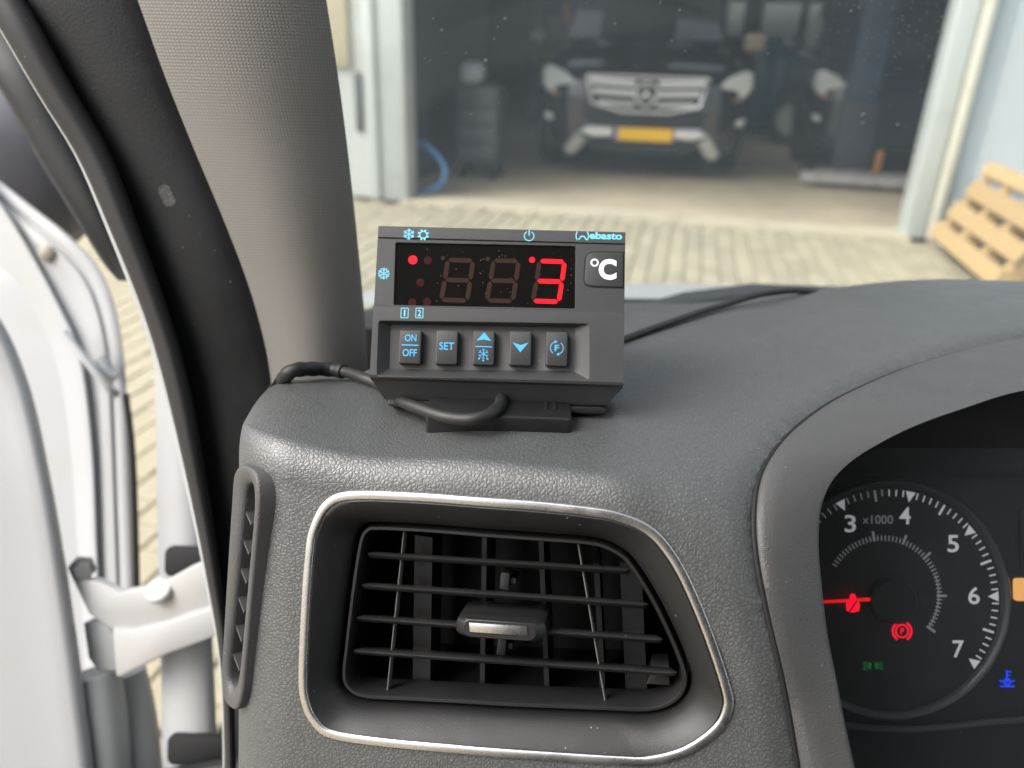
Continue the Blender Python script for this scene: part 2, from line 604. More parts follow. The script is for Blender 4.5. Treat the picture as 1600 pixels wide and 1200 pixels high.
for q in seam2:
    h, n = pad_hit(q.x, q.y)
    if h is None:
        h, n = (seam[-1] + (seam[-1] - seam[-2]), seam_n[-1]) if len(seam) > 1 else (at(q.x, q.y, .40), Vector((0, 0, 1)))
    seam.append(h); seam_n.append(n)
for _ in range(12):
    seam_n = [seam_n[0]] + [(seam_n[i - 1] + seam_n[i] + seam_n[i + 1]).normalized() for i in range(1, NS - 1)] + [seam_n[-1]]
# the pad rolls down into the seam
ringpoly = [(p.x, p.y) for p in seam2] + [(1500, 1700), (2600, 1700), (2600, 430)]
ringpoly2 = [((p.x * .75 + proj(q)[0] * .25), (p.y * .75 + proj(q)[1] * .25)) for p, q in zip(seam2, inner3)] + [(1500, 1700), (2600, 1700), (2600, 430)]
for i, v in enumerate(pv):
    if v.x < .07 or v.y > .47: continue
    d = 9.0
    for k in range(0, NS, 2):
        e = (v - seam[k]).length_squared
        if e < d: d = e; kk = k
    d = math.sqrt(d)
    q = proj(v)
    ins = in_poly(q[0], q[1], ringpoly)
    w = .011
    if ins: pv[i] = v - seam_n[kk] * .0045
    elif d < w: pv[i] = v - seam_n[kk] * .0045 * (1 - d / w) ** 2
ventcut = [proj(VF.pt(*p))[:2] for p in inset(VO, .0022)]
SV_OUT_PX = [(384, 726), (400, 732), (409, 750), (411, 790), (404, 870), (396, 960), (388, 1050), (384, 1085), (377, 1106), (368, 1106), (357, 1092), (352, 1060), (356, 980), (362, 880), (368, 790), (372, 742)]
svcut = [(x + (385 - x) * .10, y + (915 - y) * .05) for x, y in SV_OUT_PX]
keep = []
for f in pf:
    c = (pv[f[0]] + pv[f[2]]) / 2
    q = proj(c)
    if c.y < .30 and in_poly(q[0], q[1], ventcut): continue
    if c.x < -.08 and in_poly(q[0], q[1], svcut): continue
    if c.x > .05 and c.z > H - .44 and c.y < .46 and in_poly(q[0], q[1], ringpoly2): continue
    keep.append(f)
pad = mesh_obj('upper_pad', pv, keep, M_PAD, dash, 60)

# hood ring and tunnel
def ring_loops():
    L = [[] for _ in range(13)]
    for i in range(NS):
        s, n, q = seam[i], seam_n[i], inner3[i]
        c = (q - s).normalized()
        s = s - n * .0035
        view = (CAM_POS - q).normalized()
        L[0].append(s - n * .010)
        L[1].append(s - n * .003 + c * .0014)
        L[2].append(s + n * .0012 + c * .0015)
        L[3].append(s + n * .0022 + c * .0021)
        L[4].append(s + n * .0036 + c * .0048)
        L[5].append(s.lerp(q, .30) + n * .0030 + view * .0004)
        L[6].append(s.lerp(q, .55) + n * .0016 + view * .0008)
        L[7].append(s.lerp(q, .82) + n * .0006 + view * .0008)
        L[8].append(s.lerp(q, .95) + view * .0006)
        L[9].append(q + view * .0002)
        L[10].append(q + c * .0012 + FWD * .0018)
        L[11].append(q + c * .0006 + FWD * .012)
        L[12].append(q - c * .012 + FWD * .13)
    return L
RL = ring_loops()
hood = MB().loops(RL[:12], closed=False).build('instrument_hood', M_HOOD, dash, 50)
MB().tube([p - n * .0032 + (q - p).normalized() * .0006 for p, n, q in zip(seam, seam_n, inner3)], .0011, 8).build('seam_gap_shade', M_DARK, hood, 60)  # black tube paints the shade down in the groove
MB().loops(RL[11:], closed=False).build('tunnel_wall', M_DARK, hood, 50)

# ------------------------------------------------------------------ air vent
def vloop(poly, n): return [VF.pt(p[0], p[1], n) for p in poly]
IN_PX = [(590, 822), (571, 826), (560, 848), (548, 925), (538, 1010), (534, 1050), (539, 1074), (566, 1091), (640, 1096), (715, 1100), (800, 1105), (947, 1111), (1018, 1112), (1056, 1098), (1074, 1071), (1068, 1033), (1031, 950), (993, 887), (968, 862), (927, 846), (843, 839), (760, 833), (673, 826)]
ND = -.0095
VI = [(p.x, p.y) for p in catmull([VF.ab(q[0], q[1], ND) for q in IN_PX], 200, True)]
VO2 = inset(VO, .0034)
def lerp2(P, Q, t): return [(p[0] + (q[0] - p[0]) * t, p[1] + (q[1] - p[1]) * t) for p, q in zip(P, Q)]
# line the loops up by angle about the middle
def polar(poly, n=200, c=(0.0, -.001)):
    out = []
    m = len(poly)
    for k in range(n):
        a = 2 * math.pi * k / n
        d = Vector((math.cos(a), math.sin(a)))
        best = None
        for i in range(m):
            p, q = Vector(poly[i]) - Vector(c), Vector(poly[(i + 1) % m]) - Vector(c)
            e = q - p
            den = d.x * e.y - d.y * e.x
            if abs(den) < 1e-12: continue
            t = (p.x * e.y - p.y * e.x) / den
            u = (p.x * d.y - p.y * d.x) / den
            if t > 0 and -1e-6 <= u <= 1 + 1e-6 and (best is None or t > best): best = t
        out.append((c[0] + d.x * best, c[1] + d.y * best))
    return out
def spread(poly, n):
    return [(p.x, p.y) for p in catmull([Vector((q[0], q[1])) for q in poly], n, True)]
PO2, PI = polar(VO2, 320), polar(VI, 320)
PIo = inset(PI, -.0016)
vent = MB().loops([vloop(PO2, -.004), vloop(PO2, .0002), vloop(inset(PO2, .0007), .0006), vloop(lerp2(PO2, PIo, .15), .0001), vloop(lerp2(PO2, PIo, .35), -.0013),
                   vloop(lerp2(PO2, PIo, .6), -.0036), vloop(lerp2(PO2, PIo, .8), -.0058), vloop(lerp2(PO2, PIo, .93), -.0078), vloop(PIo, -.0098), vloop(PIo, -.022)]).build('air_vent', M_BEZEL, dash, 50)
vent['label'] = 'air vent with satin surround and four horizontal slats'
MB().loops([vloop(q, n) for q, n in ((VO, -.006), (VO, .0006), (inset(VO, .0003), .0010), (inset(VO, .0007), .0012), (inset(VO, .0028), .0010), (inset(VO, .0033), .0008), (inset(VO, .0036), .0003), (inset(VO, .0036), -.004))]).build('chrome_trim', M_SATIN, vent, 60)
MB().loops([vloop(q, n) for q, n in ((PI, -.024), (PI, ND - .0006), (inset(PI, .0004), ND), (inset(PI, .0014), ND), (inset(PI, .0019), ND - .0008), (inset(PI, .0021), -.024))]).build('inner_frame', M_BEZEL, vent, 50)
duct = MB().loops([vloop(inset(PI, -.0030), -.0215), vloop(inset(PI, -.0030), -.045), vloop(inset(PI, .002), -.062)], cap1=True).build('duct_lining', M_DARK, vent, 50)

def slat(px0, px1, name='slat'):
    n0 = ND - .0012
    p, q = Vector(VF.ab(*px0, n0)), Vector(VF.ab(*px1, n0))
    d = (q - p).normalized(); u = Vector((-d.y, d.x))
    prof = [(.0000, -.0004), (-.00075, -.0013), (-.00105, -.004), (-.0009, -.011), (.0, -.0135), (.0007, -.011), (.00085, -.004), (.0006, -.0012)]
    ls = []
    L = (q - p).length
    for t, k in ((0, .25), (.0006, .7), (.0022, 1.0), (L * .5, 1.0), (L - .0022, 1.0), (L - .0006, .7), (L, .25)):
        c = p + d * t
        ls.append([VF.pt(c.x + u.x * (a * k * 1.55 + n * .30), c.y + u.y * (a * k * 1.55 + n * .30), n0 + n * (1 if k == 1 else .75) - (1 - k) * .0015) for a, n in prof])
    return MB().loops(ls, cap0=True, cap1=True).build(name, M_SLAT, vent, 50)
for p, q in (((572, 866), (984, 892)), ((563, 915), (1013, 946)), ((554, 966), (1036, 1001)), ((549, 1018), (1058, 1053))):
    slat(p, q)
for p, q in (((632, 826), (604, 1094)), ((903, 846), (948, 1108))):
    n0 = ND - .0046
    a, b = Vector(VF.ab(*p, n0)), Vector(VF.ab(*q, n0))
    d = (b - a).normalized(); x = Vector((-d.y, d.x)) * .00042
    MB().loops([[VF.pt(c.x + x.x * s, c.y + x.y * s, n0 + n) for s, n in ((-1, 0), (0, .0004), (1, 0), (1, -.003), (-1, -.003))] for c in (a, b)], cap0=True, cap1=True).build('upright_rib', M_SATIN if False else flat('rib_plastic', (.14, .14, .135), .4), vent, 50)
# swivel vanes deeper in the duct
for px, w in ((662, .0075), (757, .002), (845, .002), (932, .0022), (985, .0085)):
    n0 = -.026
    top, bot = Vector(VF.ab(px, 838 if px < 900 else 880, n0)), Vector(VF.ab(px - 4 if px < 800 else px + 10, 1090, n0))
    mb = MB()
    mb.loops([[VF.pt(c.x + s * w / 2, c.y, n0 + n) for s, n in ((-1, 0), (1, .0), (.6, -.022), (-.6, -.022))] for c in (top, bot)], cap0=True, cap1=True)
    mb.build('vane', M_VANE, vent, 40)
# link rod of the vanes
mb = MB()
for px, py in ((790, 906), (785, 1008)):
    a, b = VF.ab(px, py, -.02)
    mb.prism(VF, rrect(a - .0018, b - .0035, a + .0018, b + .0035, .0006, 2), -.026, -.018, .0004)
    mb.box(VF, a - .0010, a + .004, b - .001, b + .0012, -.03, -.020)
mb.build('vane_link', M_VANE, vent)
# locking lug low on the right
a, b = VF.ab(1035, 1060, -.018)
MB().prism(VF, [(a - .006, b - .003), (a + .003, b - .002), (a + .002, b + .005), (a - .004, b + .004)], -.03, -.017, .0006).build('shutter_lug', M_VANE, vent)
# thumb tab on the third slat
TF = VF
c0 = Vector(VF.ab(781, 984, -.004))
d = (Vector(VF.ab(853, 990, -.004)) - Vector(VF.ab(710, 980, -.004)))
hw = d.length / 2; d.normalize(); u = Vector((-d.y, d.x))
def tp(x, y): return (c0.x + d.x * x + u.x * y, c0.y + d.y * x + u.y * y)
hexo = [(-hw, .0012), (-hw * .95, .0030), (-hw * .80, .0041), (hw * .80, .0041), (hw * .95, .0030), (hw, .0012), (hw, -.0022), (hw * .93, -.0036), (hw * .74, -.0046), (-hw * .74, -.0046), (-hw * .93, -.0036), (-hw, -.0022)]
hexi = [(x * .80 if abs(x) > hw * .9 else x * .86, y * .78 + .0004) for x, y in hexo]
ls = []
for pl, n in ((hexo, -.022), (hexo, -.0078), ([(x * .985, y * .97) for x, y in hexo], -.0060), (hexi, -.0032), ([(x * .97, y * .93) for x, y in hexi], -.0029)):
    ls.append([VF.pt(*tp(*p), n) for p in pl])
MB().loops(ls, cap0=True, cap1=True).build('adjuster_tab', M_SLAT, vent, 30)
ii = [tp(-hw * .66, .0026), tp(hw * .60, .0026), tp(hw * .62, -.0010), tp(-hw * .64, -.0010)]
MB().prism(VF, ii, -.0032, -.0023, .0002).build('tab_inlay', M_SATIN, vent)

# ------------------------------------------------------------------ side window vent on the rounded dash end
sh, sn = pad_hit(388, 900)
SF = Frame(sh + Vector((-.0008, -.0012, 0)), 50, 14)
SVO = [(p.x, p.y) for p in catmull([SF.ab(*q) for q in SV_OUT_PX], 90, True)]
def sl(poly, n): return [SF.pt(p[0], p[1], n) for p in poly]
SV_IN_PX = [(388, 757), (396, 757), (400, 766), (399, 790), (392, 870), (384, 960), (376, 1040), (371, 1068), (365, 1075), (360, 1066), (359, 1040), (366, 960), (374, 870), (381, 790), (384, 766)]
SVI = [(p.x, p.y) for p in catmull([SF.ab(*q) for q in SV_IN_PX], 90, True)]
cS = (sum(p[0] for p in SVI) / 90, sum(p[1] for p in SVI) / 90)
side = MB().loops([sl(SVO, -.016), sl(SVO, .0008), sl(inset(SVO, .0005), .0016), sl(inset(SVO, .0016), .0019), sl(lerp2(SVO, SVI, .62), .0012), sl(lerp2(SVO, SVI, .92), .0002), sl(SVI, -.0012), sl(SVI, -.012)], cap1=True).build('side_window_vent', M_HOOD, dash, 50)
MB().add(sl(inset(SVI, -.0004), -.0060), [list(range(90))]).build('duct_opening_shade', M_DARK, side, 0)  # black sheet paints the shade inside the duct
for k in range(6):
    py = 800 + k * 45
    px = 392 - (py - 790) * .082
    a, b = SF.ab(px, py, -.003)
    MB().loops([[SF.pt(a + x, b + y + dy, n) for x, y, n in ((-.009, .0028, -.0012), (.006, -.003, -.0012), (.006, -.003, -.0058), (-.009, .0028, -.0058))] for dy in (0, .0012)], cap0=True, cap1=True).build('slat', M_HOOD, side, 30)

# ------------------------------------------------------------------ instrument cluster
CF = Frame(at(1388, 934, .372), 0, 26, 1.7)
def cab(cx, cy): return CF.ab(1180 + cx / 2, 600 + cy / 2)      # from the enlarged view of the dial
M_CLUSTER = plastic('cluster_face', (.010, .010, .011), .5, 900, .1, dust=.02)
M_DIAL = plastic('dial_face', (.019, .0195, .020), .5, 900, .08)
a0, b1 = CF.ab(1150, 660); a1, b0 = CF.ab(1990, 1480)
clus = MB().box(CF, a0, a1, b0, b1, -.012, 0).build('instrument_cluster', M_CLUSTER, dash, 0)
clus['label'] = 'instrument cluster with rev counter and lit warning lamps'
RD = Vector(CF.ab(1575, 934)).x
dc0 = (0, 0)
def circ(r, n, k=96): return [CF.pt(r * math.cos(2 * math.pi * j / k), r * math.sin(2 * math.pi * j / k), n) for j in range(k)]
MB().loops([circ(RD * .93, .0004), circ(RD * .93, .0012)], cap1=True).build('dial', M_DIAL, clus)
M_RIM = plastic('dial_rim', (.06, .062, .064), .35, None, dust=.0)
MB().loops([circ(RD * .925, .001), circ(RD * .94, .0035), circ(RD * .975, .0042), circ(RD * .995, .0030), circ(RD * 1.0, .0002)]).build('dial_rim', M_RIM, clus, 60)
M_MARK = emit('dial_white_glow_print', (.9, .95, 1.0), .10, (.8, .8, .8))  # faint glow added to brighten the print, as if backlit
M_MARK2 = emit('dial_grey_glow_print', (.9, .95, 1.0), .035, (.4, .4, .4))  # weaker added glow for the grey marks
mk, mk2 = MB(), MB()
def pol(r, deg): return (r * RD * math.cos(R(deg)), r * RD * math.sin(R(deg)))
NN = .0016
for k in range(-10, 36):
    deg = k * 3.85 + 1.2
    if deg < -39 or deg > 135: continue
    if k % 10 == 0: continue
    mid = k % 5 == 0
    put_line(mk if deg < 90 else mk2, CF, pol(.81 if mid else .85, deg), pol(.905, deg), .0011 if mid else .0007, NN)
mk.build('minor_scale_marks', M_MARK, clus, 0)
for v in range(3, 8):
    deg = (6 - v) * 38.5 + 1.2
    p, q = pol(.905, deg + 2.7), pol(.905, deg - 2.7)
    m = MB(); put_poly(m, CF, [p, pol(.815, deg), q], NN); m.build('scale_pointer', M_MARK, clus, 0)
    t = pol(.70, deg + .8)
    m = MB(); put_text(m, CF, str(v), t[0], t[1], .0055, .0083, NN, .012); m.build('numeral', M_MARK, clus, 0)
t = CF.ab(1369, 811)
m = MB(); put_text(m, CF, 'x1000', t[0], t[1], .0147, .0042, NN); m.build('numeral', M_MARK2, clus, 0)
g0 = CF.ab(1180 + 395 / 2, 600 + 655 / 2)
def gpol(r, deg): return (g0[0] + r * RD * math.cos(R(deg)), g0[1] + r * RD * math.sin(R(deg)))
for k in range(0, 49):
    deg = -36 + k * 3.85
    big = k in (0, 9, 20, 27, 35)
    put_line(mk2, CF, gpol(.445, deg), gpol(.53 if big else .49, deg), .0011 if big else .0006, NN)
put_arc(mk2, CF, g0, .462 * RD, -36, 20, .0005, NN)
mk2.build('inner_scale_marks', M_MARK2, clus, 0)
# hub and needle
hb = CF.ab(1388, 934)
MB().disc(CF.pt(*hb, .001), CF.N, 0, [(.0108, 0), (.0108, .0052), (.0098, .0062), (.0, .0064)], 40).build('needle_hub', plastic('needle_hub_black', (.016, .016, .017), .35), clus, 40)
M_NEEDLE = emit('lit_needle', (1.0, .006, .02), .36, (.3, .01, .02))
p, q = CF.ab(1352, 932), CF.ab(1265, 937)
m = MB(); put_poly(m, CF, [(p[0], p[1] + .0009), (p[0], p[1] - .0009), (q[0], q[1] - .0006), (q[0], q[1] + .0006)], .0052); m.build('needle', M_NEEDLE, clus, 0)
M_WRED = emit('red_warning_lamp', (1.0, .005, .03), .52, (.2, .01, .01))
M_WGRN = emit('green_lamp', (.01, .42, .10), .17)
M_WBLU = emit('blue_lamp', (.01, .06, 1.0), .45)
M_WAMB = emit('amber_lamp', (1.0, .50, .14), .42)
# seat belt / oil style lamp under the needle
c = CF.ab(1325, 940)
m = MB(); put_arc(m, CF, (c[0], c[1] + .0036), .0008, 0, 360, .0016, .0054, 14)
put_poly(m, CF, [(c[0] - .0030, c[1] - .0030), (c[0] - .0034, c[1] + .0002), (c[0] - .0022, c[1] + .0020), (c[0] + .0022, c[1] + .0020), (c[0] + .0034, c[1] + .0002), (c[0] + .0030, c[1] - .0030), (c[0], c[1] - .0038)], .0054); m.build('warning_lamp', M_WRED, clus, 0)
m = MB(); put_line(m, CF, (c[0] + .0018, c[1] + .0018), (c[0] - .0016, c[1] - .0030), .0007, .0056); m.build('belt_stripe', M_DARK, clus, 0)
c = CF.ab(1406, 984)
m = MB(); put_arc(m, CF, c, .0030, 0, 360, .0008, .0022, 28); put_arc(m, CF, c, .0045, 120, 240, .0010, .0022); put_arc(m, CF, c, .0045, -60, 60, .0010, .0022); put_text(m, CF, 'P', c[0], c[1], .0018, .0030, .0023, .02); m.build('warning_lamp', M_WRED, clus, 0)
c = CF.ab(1361, 1038)
m = MB()
for s in (-1, 1):
    put_arc(m, CF, (c[0] + s * .0013, c[1]), .0013, -90 if s > 0 else 90, 90 if s > 0 else 270, .0005, .0022, 10)
    put_line(m, CF, (c[0] + s * .0013, c[1] - .0013), (c[0] + s * .0013, c[1] + .0013), .0005, .0022)
    for j in (-1, 0, 1):
        put_line(m, CF, (c[0] + s * .0033, c[1] + j * .0011), (c[0] + s * .0048, c[1] + j * .0017), .0005, .0022)
m.build('warning_lamp', M_WGRN, clus, 0)
c = CF.ab(1571, 1060)
m = MB()
put_line(m, CF, (c[0], c[1] - .0015), (c[0], c[1] + .0045), .0010, .0012)
for j in (.0020, .0036): put_line(m, CF, (c[0], c[1] + j), (c[0] + .0018, c[1] + j), .0006, .0012)
put_arc(m, CF, (c[0], c[1] - .0012), .0014, 0, 360, .0010, .0013, 14)
for s in (-1, 1): put_line(m, CF, (c[0] + s * .0018, c[1] - .0012), (c[0] + s * .0036, c[1] - .0006), .0008, .0012)
put_line(m, CF, (c[0] - .0036, c[1] - .0034), (c[0] + .0036, c[1] - .0034), .0008, .0012)
m.build('warning_lamp', M_WBLU, clus, 0)
p, q = CF.ab(1582, 903), CF.ab(1660, 938)
MB().prism(CF, rrect(p[0], q[1], q[0], p[1], .0015, 3), .0002, .0012).build('message_display', M_WAMB, clus)
p, q = CF.ab(1592, 795), CF.ab(1760, 890)
MB().prism(CF, rrect(p[0], q[1], q[0], p[1], .001, 3), .0002, .0010).build('display_panel', M_DARK, clus)
M_LENS = glass('cluster_lens', (.96, .96, .97), .022, 10, .7)  # film setting here paints the pale reflection haze of the lens
p, q = CF.ab(1180, 700, .020), CF.ab(1960, 1500, .020)
MB().box(CF, p[0], q[0], q[1], p[1], .020, .0215).build('cover_lens', M_LENS, clus, 0)
# dark lining behind the hood, above the cluster face
p, q = CF.ab(1150, 592), CF.ab(1990, 738)
MB().box(CF, p[0], q[0], q[1], p[1], -.010, .004).build('hood_lining', M_DARK, clus, 0)
# lower rim of the cluster
p = [CF.ab(1300 + 60 * k, 1128 + (8 * math.sin(k * .9))) for k in range(12)]
MB().tube([CF.pt(x[0], x[1], .003) for x in p], .0016, 8).build('cluster_rim', M_RIM, clus)

# ------------------------------------------------------------------ temperature controller
def c1(cx, cy): return (560 + cx / 3.243, 330 + cy / 3.243)     # enlarged view -> photo
DF = Frame(at(778, 476, .314), 1.5, 31.5, .6)
def dab(cx, cy, n=0): return DF.ab(*c1(cx, cy), n)
dp = [DF.pt(*dab(*q)) for q in ((98, 75), (1345, 100), (1350, 885), (62, 850))]
base_pt, _ = pad_hit(780, 672)
ctrl = empty('temperature_controller', base_pt, 'charcoal temperature controller showing a red 3 on its display, on a swivel mount', 'controller')
aL = (dab(98, 75)[0] + dab(62, 850)[0]) / 2
aR = (dab(1345, 100)[0] + dab(1350, 885)[0]) / 2
bT = (dab(98, 75)[1] + dab(1345, 100)[1]) / 2
bB = (dab(62, 850)[1] + dab(1350, 885)[1]) / 2
bS = (dab(98, 143)[1] + dab(1345, 160)[1]) / 2
bM = (dab(75, 488)[1] + dab(1345, 506)[1]) / 2
PB = .0009                                                       # the key panel stands prouder than the display panel
prof = [(bT, -.024), (bT, -.0007), (bT - .0002, -.0002), (bT - .0007, 0), (bS + .0004, 0), (bS + .00015, -.0007), (bS - .00015, -.0007), (bS - .0004, 0),
        (bM + .0006, 0), (bM + .0002, .0002), (bM - .0003, PB - .0001), (bM - .0008, PB), (bB + .0014, PB), (bB + .0004, PB - .0005), (bB, PB - .0016), (bB - .0005, -.0045), (bB - .001, -.024)]
loops = []
for a, k in ((aL + .0008, 1), (aL + .0002, .3), (aL, 0), (aR, 0), (aR - .0002, .3), (aR - .0008, 1)):
    e = .0007
    loops.append([DF.pt(a, b + (-e * k if b > bT - .001 else (e * k if b < bB + .0015 else 0)) * .6, n - (e * k if n > -.02 else 0)) for b, n in prof])
def dpoly(pts, n=0): return [dab(*p, n) for p in pts]
win = dpoly([(190, 160), (1100, 178), (1098, 492), (180, 474)])
ro = dpoly([(103, 555), (1168, 570), (1168, 852), (94, 836)], PB)
rf = dpoly([(163, 574), (1098, 590), (1094, 812), (158, 800)], -.0035)
def rounded(poly, r, k=3):
    out = []
    m_ = len(poly)
    for i in range(m_):
        p0, p1, p2 = Vector(poly[i - 1]), Vector(poly[i]), Vector(poly[(i + 1) % m_])
        a, b = p1 + (p0 - p1).normalized() * r, p1 + (p2 - p1).normalized() * r
        for q in range(k + 1):
            t = q / k
            v = a * (1 - t) ** 2 + p1 * 2 * t * (1 - t) + b * t * t
            out.append((v.x, v.y))
    return out
win, ro, rf = rounded(win, .0006), rounded(ro, .0012), rounded(rf, .0010)
hm = MB()
npf = len(prof)
for l in loops: hm.v += l
for i in range(5):
    for j in range(npf):
        if i == 2 and j in (7, 11): continue                       # the two panels with openings
        a, b = i * npf + j, i * npf + (j + 1) % npf
        hm.f.append([a, b, b + npf, a + npf])
hm.f.append(list(range(npf))); hm.f.append([5 * npf + q for q in range(npf)])
def panel(b1, b0, n, hole):
    outer = [(aL, b1), (aR, b1), (aR, b0), (aL, b0)]
    pts = outer + hole
    tris = geometry.tessellate_polygon([[Vector((p[0], p[1], 0)) for p in outer], [Vector((p[0], p[1], 0)) for p in hole]])
    hm.add([DF.pt(p[0], p[1], n) for p in pts], [list(t) for t in tris])
panel(prof[7][0], prof[8][0], 0, inset(win, -.00025))
panel(prof[11][0], prof[12][0], PB, inset(ro, -.0002))
hm.loops([[DF.pt(*p, n) for p in inset(win, i_)] for n, i_ in ((0, -.00025), (-.0003, -.00005), (-.0006, 0), (-.0020, 0))])
hm.loops([[DF.pt(*p, n) for p in q] for q, n in ((inset(ro, -.0002), PB), (ro, PB - .00015), (lerp2(ro, rf, .06), PB - .0005), (lerp2(ro, rf, .94), -.0033), (rf, -.0035))], cap1=True)
bmh = hm.build('housing', M_CASE, ctrl, 0)
housing = bmh
bm_ = bmesh.new(); bm_.from_mesh(housing.data)
bmesh.ops.remove_doubles(bm_, verts=bm_.verts, dist=1e-6)
bmesh.ops.recalc_face_normals(bm_, faces=bm_.faces)
bm_.to_mesh(housing.data); bm_.free()
housing.data.polygons.foreach_set('use_smooth', [True] * len(housing.data.polygons)); housing.data.set_sharp_from_angle(angle=R(28))
# unit key, a dark rim round it painting the shaded gap
kp = dpoly([(1343, 209), (1190, 207), (1162, 218), (1150, 245), (1143, 345), (1150, 372), (1180, 384), (1343, 389)])
MB().prism(DF, inset(kp, -.00035), -.0010, .00006).build('unit_key_gap_shade', M_DARK, ctrl, 40)
MB().prism(DF, inset(kp, .0002), -.0010, .0006, .0003).build('unit_key', M_KEY, ctrl, 40)
m = MB(); t = dab(1262, 297); put_text(m, DF, 'C', t[0], t[1], .0073, .0088, .00072, .045)
t = dab(1196, 263); put_arc(m, DF, t, .00135, 0, 360, .0007, .00072, 24)
m.build('degree_celsius_print', M_WHITE, ctrl, 0)

# display
M_DISP, nt, bs = new_mat('display_glass')
vec = coords(nt)
cc = mixc(nt, specks(nt, vec, 800, .15, .20), (.0035, .0032, .0036), (.20, .195, .19))
nt.links.new(cc, bs.inputs['Base Color'])
bs.inputs['Roughness'].default_value = .12
bs.inputs['Specular IOR Level'].default_value = .35
disp = MB().prism(DF, inset(win, -.0003), -.0028, -.0011).build('display_window', M_DISP, ctrl, 0)
SN = -.00100
def segment(digit_dx, which, mat):
    # slanted seven-segment digit in the enlarged view's coordinates
    TL, TR, BL, BR = Vector((452, 243)), Vector((580, 247)), Vector((418, 446)), Vector((550, 450))
    ML, MR = Vector((437, 345)), Vector((566, 348))
    ends = {'a': (TL, TR), 'b': (TR, MR), 'c': (MR, BR), 'd': (BL, BR), 'e': (ML, BL), 'f': (TL, ML), 'g': (ML, MR)}
    p, q = ends[which]
    d = (q - p).normalized(); u = Vector((-d.y, d.x)); g = 3.2; w = 11.5
    p = p + d * g; q = q - d * g
    pts = [p, p + d * w + u * w, q - d * w + u * w, q, q - d * w - u * w, p + d * w - u * w]
    pl = [dab(x.x + digit_dx, x.y + digit_dx * .012) for x in pts]
    MB().prism(DF, pl, SN - .0005, SN).build('segment', mat, disp, 0)
for dx, lit in ((0, ''), (232, ''), (466, 'abcdg')):
    for s in 'abcdefg':
        segment(dx, s, M_RED if s in lit else M_BROWN)
def dot(cx, cy, r, mat, name):
    a, b = dab(cx, cy)
    MB().prism(DF, [(a + r * math.cos(k * math.pi / 10), b + r * math.sin(k * math.pi / 10)) for k in range(20)], SN - .0005, SN).build(name, mat, disp, 0)
dot(880, 243, .00125, M_RED, 'lit_point')
dot(427, 234, .0009, M_BROWN, 'decimal_point'); dot(654, 238, .0009, M_BROWN, 'decimal_point')
dot(274, 243, .0019, M_RED, 'indicator_lamp')
for q in ((350, 246), (312, 358), (270, 460), (346, 457)):
    dot(*q, .0017, M_REDDIM, 'indicator_lamp')

# keys
for k, (x0, x1, y0, y1) in enumerate(((205, 318, 601, 772), (392, 503, 602, 776), (580, 690, 605, 779), (765, 877, 607, 782), (950, 1061, 610, 784))):
    NT = .0002
    p = [dab(x0, y0, NT), dab(x1, y0, NT), dab(x1, y1, NT), dab(x0, y1, NT)]
    ax0, ax1 = (p[0][0] + p[3][0]) / 2, (p[1][0] + p[2][0]) / 2
    by0, by1 = (p[2][1] + p[3][1]) / 2, (p[0][1] + p[1][1]) / 2
    key = MB().prism(DF, rrect(ax0, by0, ax1, by1, .0007, 3), -.0045, NT, .0006).build('key', M_KEY, ctrl, 40)
    cx, cy = (ax0 + ax1) / 2, (by0 + by1) / 2
    w, h = ax1 - ax0, by1 - by0
    m = MB(); n = NT + .00008
    if k == 0:
        put_text(m, DF, 'ON', cx + .0001, cy + h * .26, w * .52, h * .21, n, .012)
        put_line(m, DF, (cx - w * .38, cy + h * .045), (cx + w * .38, cy + h * .045), .00042, n)
        put_text(m, DF, 'OFF', cx, cy - h * .18, w * .64, h * .22, n, .012)
    elif k == 1:
        put_text(m, DF, 'SET', cx, cy + h * .03, w * .68, h * .22, n, .012)
    elif k == 2:
        s = w * .34
        put_poly(m, DF, [(cx - s, cy + h * .20), (cx, cy + h * .24), (cx + s, cy + h * .20), (cx, cy + h * .45)], n)
        put_line(m, DF, (cx - w * .38, cy + h * .03), (cx + w * .38, cy + h * .03), .00042, n)
        c = (cx, cy - h * .18)
        for q in range(3):
            a = R(90 + 60 * q)
            put_line(m, DF, (c[0] - math.cos(a) * .0019, c[1] - math.sin(a) * .0019), (c[0] + math.cos(a) * .0019, c[1] + math.sin(a) * .0019), .00032, n)
        for q in range(6):
            a = R(90 + 60 * q)
            e = (c[0] + math.cos(a) * .0014, c[1] + math.sin(a) * .0014)
            for s in (-1, 1):
                b = a + s * R(48)
                put_line(m, DF, e, (e[0] + math.cos(b) * .0008, e[1] + math.sin(b) * .0008), .00026, n)
        for x, y in ((-.0017, -.0020), (0, -.0027), (.0017, -.0020)):
            put_arc(m, DF, (c[0] + x, c[1] + y), .0002, 0, 360, .0004, n, 10)
    elif k == 3:
        s = w * .36
        put_poly(m, DF, [(cx - s, cy + h * .17), (cx, cy + h * .09), (cx + s, cy + h * .17), (cx, cy - h * .12)], n)
    else:
        c = (cx, cy + h * .02)
        put_arc(m, DF, c, .0026, 110, 235, .00036, n); put_arc(m, DF, c, .0026, -70, 55, .00036, n)
        for a in (110, -70):
            e = (c[0] + .0026 * math.cos(R(a)), c[1] + .0026 * math.sin(R(a)))
            t = R(a - 90)
            put_poly(m, DF, [(e[0] + math.cos(t) * .0011, e[1] + math.sin(t) * .0011), (e[0] + math.cos(R(a)) * .0007, e[1] + math.sin(R(a)) * .0007), (e[0] - math.cos(R(a)) * .0007, e[1] - math.sin(R(a)) * .0007)], n)
        put_text(m, DF, 'F', c[0], c[1], .0018, .0026, n, .03)
    m.build('key_print', M_PRINT2, key, 0)

